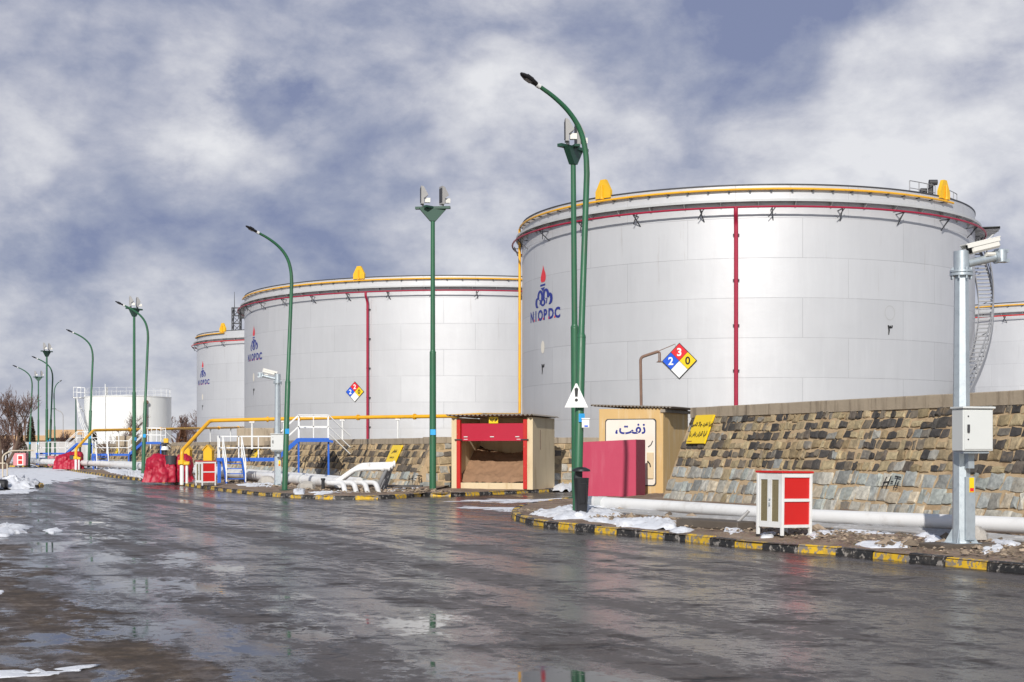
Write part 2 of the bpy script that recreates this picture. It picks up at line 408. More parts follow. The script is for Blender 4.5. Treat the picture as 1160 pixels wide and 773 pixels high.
def road_mat():
    m = bpy.data.materials.new('wet_asphalt'); m.use_nodes = True; t = NT(m.node_tree); bs = t.n['Principled BSDF']
    pos = t.new('ShaderNodeNewGeometry').outputs['Position']
    ang = atan2(.9075, -.42)
    al = t.mapping(pos, (1, 1, 1), rot=(0, 0, -ang))            # x: along the road, y: across it
    stv = t.mapping(al, (.55, 1, 1))
    big = t.noise(pos, .13, 5, .6, .5); mid = t.noise(stv, .8, 8, .68, .3); sm = t.noise(pos, 2.6, 8, .72); fine = t.noise(pos, 45, 4, .7); tracks = t.noise(t.mapping(al, (.06, 1, 1)), .9, 8, .7); agg = t.noise(pos, 26, 5, .75); gr = t.noise(pos, 6.5, 7, .8)
    sp = t.new('ShaderNodeSeparateXYZ'); t.link(pos, sp.inputs[0])
    v = t.math('ADD', t.math('MULTIPLY', t.math('SUBTRACT', sp.outputs[0], 2.9), .9075), t.math('MULTIPLY', t.math('SUBTRACT', sp.outputs[1], 26.7), .42))
    vv = t.math('ADD', v, t.math('ADD', t.math('MULTIPLY', t.math('SUBTRACT', t.noise(stv, .55, 8, .7), .5), 6.0), t.math('MULTIPLY', t.math('SUBTRACT', sm, .5), 2.2)))
    mud = t.sstep(vv, -11.6, -12.0)                                # the muddy shoulder on the far side of the road
    wet = t.math('ADD', t.math('ADD', t.math('MULTIPLY', mid, .28), t.math('MULTIPLY', gr, .38)), t.math('ADD', t.math('MULTIPLY', sm, .18), t.math('MULTIPLY', tracks, .44)))
    wetm = t.sstep(wet, .585, .675)
    pud = t.sstep(t.math('ADD', t.math('MULTIPLY', big, .60), t.math('ADD', t.math('MULTIPLY', mid, .36), t.math('MULTIPLY', gr, .26))), .725, .75)
    nearsh = t.sstep(t.math('ABSOLUTE', t.math('ADD', v, 11.0)), 5.0, 1.0)   # water stands along the shoulder
    pud2 = t.sstep(t.math('ADD', t.math('ADD', t.math('MULTIPLY', nearsh, .15), t.math('MULTIPLY', mid, .50)), t.math('MULTIPLY', gr, .28)), .55, .58)
    pud = t.math('MAXIMUM', pud, pud2)
    asp = t.mix(wetm, (.074, .058, .047), (.022, .018, .016))
    asp = t.mix(t.sstep(agg, .52, .72, 0, .55), asp, (.16, .145, .13))
    streak = t.noise(t.mapping(pos, (1, 1.5, 1), rot=(0, 0, .12), loc=(4, 2, 0)), 1.0, 10, .74, .2)
    dk = t.sstep(streak, .52, .62)
    asp = t.mix(t.math('MULTIPLY', dk, .6), asp, (.034, .024, .017))
    tyre = t.noise(t.mapping(al, (.028, 1.5, 1), rot=(0, 0, .10), loc=(2, 7, 0)), 1.3, 7, .7)
    asp = t.mix(t.sstep(tyre, .54, .62, 0, .6), asp, (.028, .021, .016))
    asp = t.mix(t.sstep(streak, .43, .36, 0, .25), asp, (.10, .09, .083))
    asp = t.vmath('MULTIPLY', asp, t.ramp(gr, [(.32, (.42, .40, .39)), (.5, (1, 1, 1)), (.68, (1.8, 1.75, 1.7))]))
    ck = t.new('ShaderNodeTexVoronoi', feature='DISTANCE_TO_EDGE'); ck.inputs['Scale'].default_value = .33
    ckw = t.new('ShaderNodeVectorMath', operation='SCALE'); ckn = t.new('ShaderNodeTexNoise'); t.link(pos, ckn.inputs['Vector']); ckn.inputs['Scale'].default_value = 1.3; ckn.inputs['Detail'].default_value = 5
    t.link(ckn.outputs['Color'], ckw.inputs[0]); ckw.inputs['Scale'].default_value = 1.1; t.link(t.vmath('ADD', pos, ckw.outputs[0]), ck.inputs['Vector'])
    crack = t.math('MULTIPLY', t.sstep(ck.outputs['Distance'], .012, .005), t.sstep(big, .46, .54))
    asp = t.mix(t.math('MULTIPLY', crack, .8), asp, (.012, .010, .009))
    mudc = t.ramp(t.math('ADD', t.math('MULTIPLY', sm, .6), t.math('MULTIPLY', gr, .4)), [(.34, (.016, .010, .006)), (.5, (.070, .046, .027)), (.66, (.22, .16, .105))])
    mudp = t.math('MULTIPLY', mud, t.math('SUBTRACT', 1.0, t.sstep(t.math('ADD', t.math('MULTIPLY', mid, .7), t.math('MULTIPLY', sm, .3)), .53, .57)))
    pudf = t.math('MULTIPLY', pud, t.math('SUBTRACT', 1.0, mudp))
    c = t.mix(mudp, asp, mudc)
    c = t.mix(pudf, c, (.022, .02, .019))
    t.link(c, bs.inputs['Base Color'])
    r = t.math('MULTIPLY_ADD', t.math('SUBTRACT', 1.0, wetm), .34, .10)
    r = t.math('ADD', t.math('ADD', r, t.math('MULTIPLY', mudp, .3)), t.math('ADD', t.math('MULTIPLY', dk, .25), t.math('MULTIPLY', t.sstep(gr, .42, .66), .10)))
    r = t.math('MULTIPLY', r, t.math('MULTIPLY_ADD', pudf, -.93, 1.0))
    t.link(r, bs.inputs['Roughness']); bs.inputs['Specular IOR Level'].default_value = .5
    b = t.new('ShaderNodeBump'); b.inputs['Distance'].default_value = .010
    t.link(t.math('MULTIPLY', t.math('MULTIPLY_ADD', pudf, -.97, 1.0), t.math('MULTIPLY_ADD', wetm, -.28, .60)), b.inputs['Strength'])
    hh = t.math('ADD', t.math('ADD', t.math('MULTIPLY', fine, .35), t.math('MULTIPLY', agg, .7)), t.math('ADD', t.math('MULTIPLY', sm, .5), t.math('MULTIPLY', mudp, 3.0)))
    t.link(hh, b.inputs['Height']); t.link(b.outputs[0], bs.inputs['Normal'])
    return m
ROAD = road_mat()
def ground_mat():
    m = bpy.data.materials.new('earth_with_snow'); m.use_nodes = True; t = NT(m.node_tree); bs = t.n['Principled BSDF']
    pos = t.new('ShaderNodeNewGeometry').outputs['Position']
    n = t.noise(pos, .25, 8, .68); n2 = t.noise(pos, 3, 6, .7)
    c = t.mix(n2, (.10, .07, .05), (.21, .15, .105)); c = t.mix(t.sstep(n, .44, .52), c, (.80, .81, .83))
    t.link(c, bs.inputs['Base Color']); bs.inputs['Roughness'].default_value = .85
    return m
GROUND = ground_mat()

# ------------------------------------------------------------------ ground, road, verges, kerbs
mb = MB(); mb.quad((-2500, -300, -.02), (2500, -300, -.02), (2500, 4000, -.02), (-2500, 4000, -.02))
tag(mb.build('ground', GROUND, smooth=0), kind='structure')
mb = MB(); mb.quad((-75, -20, 0), (45, -20, 0), (30, 75, 0), (-75, 190, 0))
tag(mb.build('road', ROAD, smooth=0), kind='structure')

def resample(pts, n):
    pts = [Vector(p) for p in pts]; L = [0]
    for a, b in zip(pts, pts[1:]): L.append(L[-1] + (b - a).length)
    out = []
    for i in range(n):
        s = L[-1] * i / (n - 1); k = 0
        while k < len(L) - 2 and L[k + 1] < s: k += 1
        u = (s - L[k]) / max(L[k + 1] - L[k], 1e-9); out.append(pts[k].lerp(pts[k + 1], min(max(u, 0), 1)))
    return out
def smooth_path(pts, it=2):
    pts = [Vector(p) for p in pts]
    for _ in range(it):
        q = [pts[0]]
        for a, b in zip(pts, pts[1:]): q += [a * .75 + b * .25, a * .25 + b * .75]
        q.append(pts[-1]); pts = q
    return pts
def plen(pts): return sum((b - a).length for a, b in zip(pts, pts[1:]))

KY = mat('kerb_yellow', (.72, .44, .02), .7, var=.15, scale=6, dirt=(.12, .10, .08), damt=.75, dscale=5, bump=.3, bscale=20, chips=(.24, .21, .18), chipamt=.75)
KK = mat('kerb_black', (.022, .021, .021), .6, var=.4, scale=6, dirt=(.14, .12, .10), damt=.45, dscale=4, bump=.3, bscale=20, chips=(.30, .27, .24), chipamt=.55)
def kerb(path, L=.75, h=.125, w=.16, phase=0):
    path = smooth_path([Vector((p[0], p[1], 0)) for p in path]); n = int(plen(path) / L); pts = resample(path, n + 1)
    m = MB(); rnd = random.Random(len(path) + n)
    for i, (a, b) in enumerate(zip(pts, pts[1:])):
        d = (b - a).normalized(); nn = Vector((-d.y, d.x, 0))      # nn points to the verge side when walking with verge on the left
        a2, b2 = a + d * .006, b - d * .006
        dz = rnd.uniform(-.016, .014); dn = rnd.uniform(-.018, .014)
        pr = [(dn, -.05), (dn + .012, h * .75 + dz), (dn + .04, h + dz), (w, h + dz), (w, -.05)]
        vs = [a2 + nn * x + Vector((0, 0, z)) for x, z in pr] + [b2 + nn * x + Vector((0, 0, z)) for x, z in pr]
        m.cur = (i + phase) % 2
        m.add(vs, [(0, 5, 6, 1), (1, 6, 7, 2), (2, 7, 8, 3), (3, 8, 9, 4), (0, 1, 2, 3, 4), (9, 8, 7, 6, 5)])
    tag(m.build('kerb', [KY, KK], smooth=0), kind='structure')
def verge(outer, inner, name, na=14, nl=90, z0=.11, z1=.20, amp=.05):
    a = resample(smooth_path([Vector((p[0], p[1], 0)) for p in outer]), nl); b = resample([Vector((p[0], p[1], 0)) for p in inner], nl)
    m = MB(); vs = []
    for i in range(nl):
        for k in range(na + 1):
            u = k / na; p = a[i].lerp(b[i], u); e = min(1, u * 8)
            p.z = z0 + (z1 - z0) * u + e * (amp * (MN.noise(p * .9) + .6 * MN.noise(p * 2.7)) + .02)
            vs.append(p)
    m.add(vs, [(i * (na + 1) + k, (i + 1) * (na + 1) + k, (i + 1) * (na + 1) + k + 1, i * (na + 1) + k + 1) for i in range(nl - 1) for k in range(na)])
    tag(m.build('ground_' + name, VERGE, smooth=180), kind='structure')
    return a, b
K0 = Vector((2.9, 26.7, 0)); U = Vector((-.42, .9075, 0)).normalized(); V = Vector((.9075, .42, 0)).normalized()
def UV(u, v, z=0): return K0 + U * u + V * v + Vector((0, 0, z))

right_kerb = [(11.5, 9.0), (9.3, 13.2), (6.74, 18.6), (6.06, 19.85), (5.57, 20.9), (4.98, 21.9), (4.26, 22.7), (3.74, 23.6), (3.3, 24.6), (2.65, 25.9), (1.9, 27.2), (1.2, 28.5), (.63, 29.7), (.22, 31.4), (-.02, 33.4), (.0, 35.6), (.12, 37.7), (.5, 40), (1.64, 43.6), (2.5, 45.6), (3.6, 48)]
kerb(right_kerb[::-1])   # verge lies to the right of this order, so walk it back to front
verge(right_kerb, [(21, 8.0), (17.3, 15), (14.5, 20.5), (12.3, 25), (10.8, 28), (9.9, 30), (9.2, 32), (8.4, 34), (7.6, 36), (6.9, 38), (6.2, 40), (5.7, 41.6), (5.6, 43), (5.7, 44), (5.9, 45), (6.0, 46), (6.1, 47), (6.2, 48), (6.3, 49), (6.4, 49.6), (6.6, 50)], 'verge', na=26, nl=150)
left_kerb = [(-60, 128), (-46, 127), (-40, 124), (-35.5, 111), (-27.4, 91), (-21.6, 77.6), (-17.9, 70), (-15.3, 64.4), (-12.25, 56.8), (-10, 51.8), (-8.56, 48.9), (-7.4, 46.9), (-6.35, 45.75), (-5.64, 45.35), (-4.9, 45.35), (-4.1, 45.7), (-3.5, 46.7), (-3.1, 48.3)]
kerb(left_kerb)
verge(left_kerb, [(-55, 150), (-44, 146), (-38, 138), (-31, 118), (-22.5, 99), (-16.5, 85), (-13, 77.5), (-10.5, 72), (-8, 66.5), (-6.2, 62.5), (-5, 59.8), (-4.3, 58), (-3.9, 57), (-3.5, 56.6), (-3.2, 56.4), (-2.8, 56.2), (-2.5, 55.6), (-2.4, 55)], 'verge', na=16, nl=140)
shed_kerb = [(-3.3, 48.9), (-2.8, 48.25), (-2.1, 48.1), (-1.13, 49.5), (-.03, 51), (1.12, 52.8), (2.3, 55), (3.6, 57.3), (5.2, 60)]
kerb(shed_kerb, phase=1)
verge(shed_kerb, [(-3.1, 55), (-2.6, 57), (-2, 58), (-1, 58.8), (0, 59.4), (1.2, 60), (2.4, 60.8), (3.4, 61.3), (4.6, 62)], 'verge', na=10, nl=50, z1=.14, amp=.02)
isl = [(-30, 73), (-24.5, 63), (-21.5, 59.2), (-20, 58.4), (-19.6, 59.5), (-20.6, 62.5), (-24, 70), (-29, 80)]
isl_kerb = [(-40, 60), (-30, 56.5), (-23, 55.8), (-20.6, 57.2), (-19.7, 58.9), (-20.3, 61.5), (-23, 67.5), (-28, 78)]
kerb(isl_kerb)

# snow: heaps and sheets on road and verges
def snow(mbx, pts, h=.08, z=.14, jit=.22, rings=9, seed=0):
    pts = [Vector((p[0], p[1], 0)) for p in pts]; n = max(36, int(plen(pts + [pts[0]]) / .12)); n = min(n, 220)
    pp = resample(pts + [pts[0]], n + 1)[:-1]; c = sum(pp, Vector()) / n
    ext = sum((p - c).length for p in pp) / n
    vs = [Vector((c.x, c.y, z + h))]; fs = []
    for r in range(1, rings + 1):
        s = r / rings
        for p in pp:
            q = c.lerp(p, s); k = 1 + (jit * (MN.noise(p * 1.3 + Vector((seed, 0, 0))) + .7 * MN.noise(p * 4.1)) if r >= rings - 1 else .1 * MN.noise(q * 2))
            q = c + (q - c) * k; e = (1 - s ** 3)
            q.z = z - .012 + h * (e * .75 + .8 * MN.noise(q * 1.9 + Vector((seed, 3, 0))) + .6 * MN.noise(q * 5) + .3 * MN.noise(q * 13)) - (.06 if r == rings else 0)
            vs.append(q)
    for k in range(n): fs.append((0, 1 + k, 1 + (k + 1) % n))
    for r in range(rings - 1):
        for k in range(n):
            a = 1 + r * n; k2 = (k + 1) % n; fs.append((a + k, a + n + k, a + n + k2, a + k2))
    mbx.add(vs, fs)
def gp(lst, z=0): return [G(x, y, z) for x, y in lst]
sn = MB(); sn2 = MB()
for i, (poly, h, z, j) in enumerate([
    ([(597, 581), (640, 576), (700, 578), (716, 583), (690, 587), (640, 588), (614, 585)], .10, .15, .10),
    ([(690, 590), (735, 588), (770, 593), (765, 599), (735, 598), (700, 595)], .09, .15, .12),
    ([(655, 588), (690, 588), (700, 594), (670, 591)], .05, .14, .3),
    ([(640, 577), (700, 572), (760, 580), (735, 585), (690, 583)], .08, .17, .2),
    ([(752, 600), (775, 597), (790, 601), (770, 604)], .05, .13, .3),
    ([(818, 602), (840, 600), (846, 604), (826, 606)], .05, .14, .3),
    ([(905, 606), (940, 602), (950, 606), (920, 610)], .06, .15, .3),
    ([(965, 616), (1010, 613), (1045, 617), (1030, 620), (985, 619)], .04, .15, .3),
    ([(930, 590), (1010, 597), (1070, 603), (1060, 607), (990, 602), (930, 595)], .05, .16, .4),
    ([(1108, 621), (1135, 618), (1140, 623), (1115, 626)], .05, .16, .3),
    ([(1030, 603), (1075, 608), (1070, 612), (1035, 608)], .06, .17, .4),
    ([(930, 597), (990, 600), (1040, 606), (1000, 608), (940, 602)], .05, .15, .4), ([(1045, 611), (1070, 612), (1066, 616), (1048, 615)], .05, .16, .4), ([(860, 606), (880, 605), (876, 609), (862, 609)], .05, .14, .4), ([(1120, 612), (1158, 616), (1150, 620), (1125, 616)], .05, .17, .4),
    ([(780, 580), (850, 584), (852, 590), (790, 586)], .05, .17, .4),
    ([(614, 552), (650, 546), (668, 548), (660, 553), (630, 554)], .12, .12, .2),
    # left verge
    ([(430, 555), (465, 554), (458, 558), (435, 559)], .06, .13, .2), ([(455, 553), (480, 553), (474, 556), (458, 557)], .05, .13, .3),
    ([(332, 556), (346, 555), (345, 560), (333, 560)], .08, .13, .2), ([(345, 558), (400, 556), (402, 560), (360, 560.5)], .05, .13, .3),
    ([(262, 550), (300, 547), (325, 550), (300, 553)], .07, .14, .3), ([(190, 541), (225, 540), (226, 546), (200, 546)], .08, .14, .3),
    ([(214, 538), (222, 541), (222, 547), (212, 545)], .12, .14, .2), ([(110, 530), (165, 533), (200, 540), (168, 543), (125, 536)], .10, .14, .15),
    ([(70, 526), (110, 529), (118, 533), (92, 531)], .10, .14, .2), ([(0, 518), (40, 520), (62, 526), (40, 528), (0, 526)], .10, .14, .15),
    ([(0, 515), (50, 515), (76, 517), (60, 519), (0, 519)], .10, .16, .1),
    # snow island and the snowed road at the far left
    ([(-30, 556), (8, 552), (38, 552), (44, 548), (25, 544), (-30, 546)], .22, .10, .10),
    ([(-60, 529), (60, 529), (108, 535), (128, 540), (92, 546), (55, 551), (40, 550), (25, 544), (-60, 548)], .015, .012, .06),
    ([(-40, 561), (30, 559), (45, 555), (38, 553), (0, 556), (-40, 558)], .03, .01, .2),
    # side road streaks
    ([(480, 569), (545, 565), (600, 567), (660, 564), (690, 561), (640, 568), (565, 571), (530, 568)], .012, .006, .05),
    ([(505, 575), (552, 578), (580, 582), (612, 575), (650, 570), (600, 573), (560, 577), (520, 573)], .012, .006, .05),
    # shoulder on the near left
    ([(-20, 598), (12, 593), (38, 595), (30, 603), (8, 607), (-20, 606)], .06, .01, .4), ([(48, 601), (64, 597), (72, 601), (58, 604)], .03, .01, .3),
    ([(-40, 762), (40, 757), (92, 753), (132, 752), (96, 760), (60, 766), (-40, 769)], .018, .006, .35), ([(-20, 672), (6, 668), (10, 672), (-20, 677)], .02, .005, .2),
    ([(176, 621), (228, 619), (240, 624), (196, 628)], .0, -.2, .1)]):
    if z > -.1: snow(sn if i < 29 else sn2, gp(poly, max(z, 0)), h * 1.35, z, j, seed=i)
tag(sn.build('snow', SNOW, smooth=180), kind='stuff'); tag(sn2.build('snow', SNOW, smooth=180), kind='stuff')

# loose stones on the verges
def gravel(n, region, smin, smax, mat_, seed):
    m = MB(); r = random.Random(seed)
    for _ in range(n):
        p = region(r); s = r.uniform(smin, smax) * (1 if r.random() < .93 else 2.2)
        q = Matrix.Rotation(r.uniform(0, 6.3), 3, 'Z') @ Matrix.Diagonal((1, r.uniform(.6, 1), r.uniform(.4, .7)))
        vs = [p + q @ (Vector(c) * s * r.uniform(.75, 1.25)) for c in ((1, 0, 0), (-1, 0, 0), (0, 1, 0), (0, -1, 0), (0, 0, 1), (.5, .5, .6), (-.5, -.4, .5))]
        k = r.uniform(.4, 1.7); m.c = (.25 * k, .195 * k, .145 * k)
        m.add(vs, [(0, 2, 5), (5, 2, 4), (0, 5, 4), (2, 1, 4), (1, 3, 6), (6, 3, 4), (1, 6, 4), (3, 0, 4)])
    tag(m.build('gravel', mat_, smooth=0), kind='stuff')
gravel(9000, lambda r: UV(r.uniform(-16, 8), r.uniform(.35, 5.5), .16 + r.uniform(-.02, .03)), .014, .045, STONE, 1)
gravel(700, lambda r: UV(r.uniform(-16, 8), r.uniform(.5, 4.5), .17), .04, .10, STONE, 4)
gravel(5200, lambda r: (lambda u: UV(u, r.uniform(.8 if u > 22 else 2, 4.8), .15 + r.uniform(-.02, .04)))(r.uniform(22, 62)), .025, .085, STONE, 2)

# ------------------------------------------------------------------ stone walls
def stone_wall(name, label, p0, p1, z0, ztop, batter, rows, cap=.28, seed=1, wmin=.18, wmax=.52, thick=.9, pal=None, back=None, m0=0.0, m1=0.0):
    p0 = Vector((p0.x, p0.y, 0)); p1 = Vector((p1.x, p1.y, 0)); d = (p1 - p0).normalized(); L = (p1 - p0).length
    nn = Vector((d.y, -d.x, 0))                                   # towards the road
    if back: nn = -nn
    org = p0.copy(); r = random.Random(seed)
    Hh = ztop - z0 - cap; sl = sqrt(Hh * Hh + batter * batter)
    def S(s, q, o=0.0):       # s along the wall, q up the slope (0..sl), o out of the face
        u = q / sl; n3 = (nn * Hh + Vector((0, 0, 1)) * batter).normalized()
        return d * s - nn * (batter * u) + Vector((0, 0, z0 + Hh * u)) + n3 * o
    root = thing(name, label, 'retaining wall', org)
    m = MB()
    ns, nq = int(L / .5) + 1, 10
    vs = []
    for i in range(ns + 1):
        for k in range(nq + 1):
            q = sl * k / nq; f_ = i / ns; s = m0 * k / nq + (L - (m0 + m1) * k / nq) * f_; vs.append(S(s, q, .025 * MN.noise((d * s + org) * 1.7 + Vector((0, 0, q * 1.7)))))
    m.add(vs, [(i * (nq + 1) + k, (i + 1) * (nq + 1) + k, (i + 1) * (nq + 1) + k + 1, i * (nq + 1) + k + 1) for i in range(ns) for k in range(nq)])
    b = -nn * (batter + thick)
    for s, st_, mm in ((0, m0, m0), (L, L - m1, m1)):
        if mm == 0: m.add([S(s, 0), S(st_, sl), d * st_ + b + Vector((0, 0, z0 + Hh)), d * s + b + Vector((0, 0, 0))], [(0, 1, 2, 3)])
    m.add([b + d * m0 * 1.3, b + d * (L - m1), b + d * (L - m1) + Vector((0, 0, z0 + Hh)), b + d * m0 * 1.3 + Vector((0, 0, z0 + Hh))], [(0, 1, 2, 3)])
    m.build('mortar_face', MORTAR, root, smooth=180, recalc=False)
    tot = sum(rows); st = MB(); q = .04
    scale = (sl - .04) / tot
    for ri, rh in enumerate(rows):
        rh *= scale; s = r.uniform(0, .2) + m0 * (q + rh) / sl; Le = L - m1 * (q + rh) / sl
        while s < Le - .1:
            w = r.uniform(wmin, wmax) * (rh / .33) ** .5
            if s + w > Le: break
            j = lambda a: r.uniform(-a, a)
            hw = r.uniform(.010, .032)
            x0, x1 = s + hw, s + w - hw; y0, y1 = q + r.uniform(.012, .04), q + rh - r.uniform(.005, .03)
            wv = .05 * MN.noise(Vector((s * .8, ri * 3.3, seed))); y0 += wv; y1 += wv + r.uniform(-.03, .01)
            if r.random() < .15: y1 -= rh * .22
            lean = r.uniform(-.03, .05)
            base = [(x0 + j(.02) , y0 + j(.02)), ((x0 + x1) / 2 + j(.04), y0 + j(.02) - .005), (x1 + j(.02), y0 + j(.02)), (x1 + lean + j(.025), (y0 + y1) / 2 + j(.03)), (x1 + lean + j(.03), y1 + j(.025)), ((x0 + x1) / 2 + j(.04), y1 + j(.025)), (x0 + lean + j(.03), y1 + j(.025)), (x0 + lean * .5 + j(.02), (y0 + y1) / 2 + j(.03))]
            cx = sum(p[0] for p in base) / 8; cy = sum(p[1] for p in base) / 8
            o = r.uniform(.015, .06)
            lo = [S(x, y, -.02) for x, y in base]; mi_ = [S(x, y, o * .7 + j(.008)) for x, y in base]
            hi = [S(cx + (x - cx) * .78, cy + (y - cy) * .78, o + j(.012)) for x, y in base]
            st.c = pal(ri, len(rows), r, s)
            st.add(lo + mi_ + hi + [S(cx, cy, o + j(.015))], [(i, (i + 1) % 8, 8 + (i + 1) % 8, 8 + i) for i in range(8)] + [(8 + i, 8 + (i + 1) % 8, 16 + (i + 1) % 8, 16 + i) for i in range(8)] + [(16 + i, 16 + (i + 1) % 8, 24) for i in range(8)])
            s += w
        q += rh
    st.build('stonework', STONE, root, smooth=28, recalc=False)
    cp = MB(); La, Lb = max(m0 - .03, 0), L - m1 + .03 * (m1 > 0); nseg = max(1, int((Lb - La) / 3.1)); f0 = -nn * (batter - .05)
    for i in range(nseg):
        a, c = La + (Lb - La) * i / nseg + .008, La + (Lb - La) * (i + 1) / nseg - .008; k = 8
        for e in range(k):
            s0 = a + (c - a) * e / k; s1 = a + (c - a) * (e + 1) / k
            def pr(s):
                jz = .012 * MN.noise(Vector((s * 2.1, seed, 0))); jj = .015 * MN.noise(Vector((s * 1.3, seed, 5)))
                return [d * s + f0 + nn * jj + Vector((0, 0, ztop - cap - .015)), d * s + f0 + nn * jj + Vector((0, 0, ztop - .02 + jz)), d * s + f0 - nn * .03 + Vector((0, 0, ztop + jz)), d * s - nn * (batter + thick) + Vector((0, 0, ztop + jz)), d * s - nn * (batter + thick) + Vector((0, 0, ztop - cap - .015))]
            A, B = pr(s0), pr(s1); cp.add(A + B, [(0, 5, 6, 1), (1, 6, 7, 2), (2, 7, 8, 3), (3, 8, 9, 4), (4, 9, 5, 0)] + ([(0, 1, 2, 3, 4)] if e == 0 else []) + ([(9, 8, 7, 6, 5)] if e == k - 1 else []))
    cp.build('coping', CONC, root, smooth=25)
    return root, S, org
def pal_main(ri, n, r, s):
    if ri < 3:
        b = r.choice([(.40, .39, .36), (.33, .345, .335), (.44, .42, .37), (.35, .375, .355), (.46, .40, .31)])
    else:
        b = r.choice([(.070, .064, .060), (.085, .076, .070), (.055, .051, .050), (.12, .10, .084), (.33, .26, .155), (.40, .325, .20), (.29, .22, .13), (.38, .30, .19), (.085, .078, .072), (.16, .135, .105)])
    if r.random() < .10: b = r.choice([(.33, .32, .29), (.21, .19, .165), (.30, .24, .15), (.25, .255, .245)])
    k = r.uniform(.75, 1.2); return tuple(min(q * k, .6) for q in b)
def pal_far(ri, n, r, s):
    if ri < 2: return pal_main(0, n, r, s)
    b = r.choice([(.10, .085, .07), (.13, .105, .08), (.075, .066, .058), (.42, .32, .19), (.38, .28, .17), (.40, .31, .19), (.16, .13, .10)])
    k = r.uniform(.8, 1.2); return tuple(q * k for q in b)
def pal_mid(ri, n, r, s):
    b = r.choice([(.30, .29, .265), (.35, .27, .17), (.32, .24, .14), (.08, .07, .06), (.38, .36, .32), (.26, .27, .26), (.10, .085, .07)])
    k = r.uniform(.8, 1.2); return tuple(q * k for q in b)
right_wall, RS, RO = stone_wall('retaining_wall', 'battered stone retaining wall with concrete coping along the right roadside', UV(12.35, 7.3), UV(-14, 6.2), .10, 2.84, 1.0, [.34, .40, .38, .29, .28, .29, .27, .28, .25], seed=3, pal=pal_main, back=False, wmin=.15, wmax=.46)
left_wall, LS, LO = stone_wall('retaining_wall', 'long tan stone retaining wall receding behind the blue platforms', UV(118, 6.2), UV(27.6, 5.5), .05, 2.06, .85, [.28, .30, .27, .27, .27, .26], cap=.22, seed=5, pal=pal_far, back=False, wmin=.2, wmax=.5, m1=.45)
cl = UV(27.6, 5.5)
mid_wall, MS, MO = stone_wall('retaining_wall', 'low rubble stone wall behind the sand shed with the red posts', cl - U * .02, cl - U * .02 + V * 13.2, .05, 2.09, .45, [.30, .32, .32, .32, .30, .28], cap=.22, seed=8, pal=pal_mid, back=False, wmin=.25, wmax=.6, m0=.85)
# spray painted letters on the stones
def graffiti(S_, root, s0, q0, sz, flip):
    g = MB(); sg = -1 if flip else 1
    f3 = lambda x, y: S_(s0 + sg * x, q0 + y, .07)
    def st(pts, w=.045): ribbon(g, [(x * sz, y * sz) for x, y in pts], w * sz / .4, f3)
    st([(-.9, -.5), (-.75, .45)]); st([(-.4, -.5), (-.25, .5)]); st([(-.95, -.02), (-.3, .05)]); st([(-.1, .05), (.2, .06)])
    st([(.2, .5), (.95, .42)]); st([(.55, .45), (.48, -.45)]); st([(.9, .1), (.72, -.05), (.9, -.25), (.75, -.42), (.66, -.35)])
    g.build('spray_lettering', SBLACK, root, smooth=0, recalc=False)

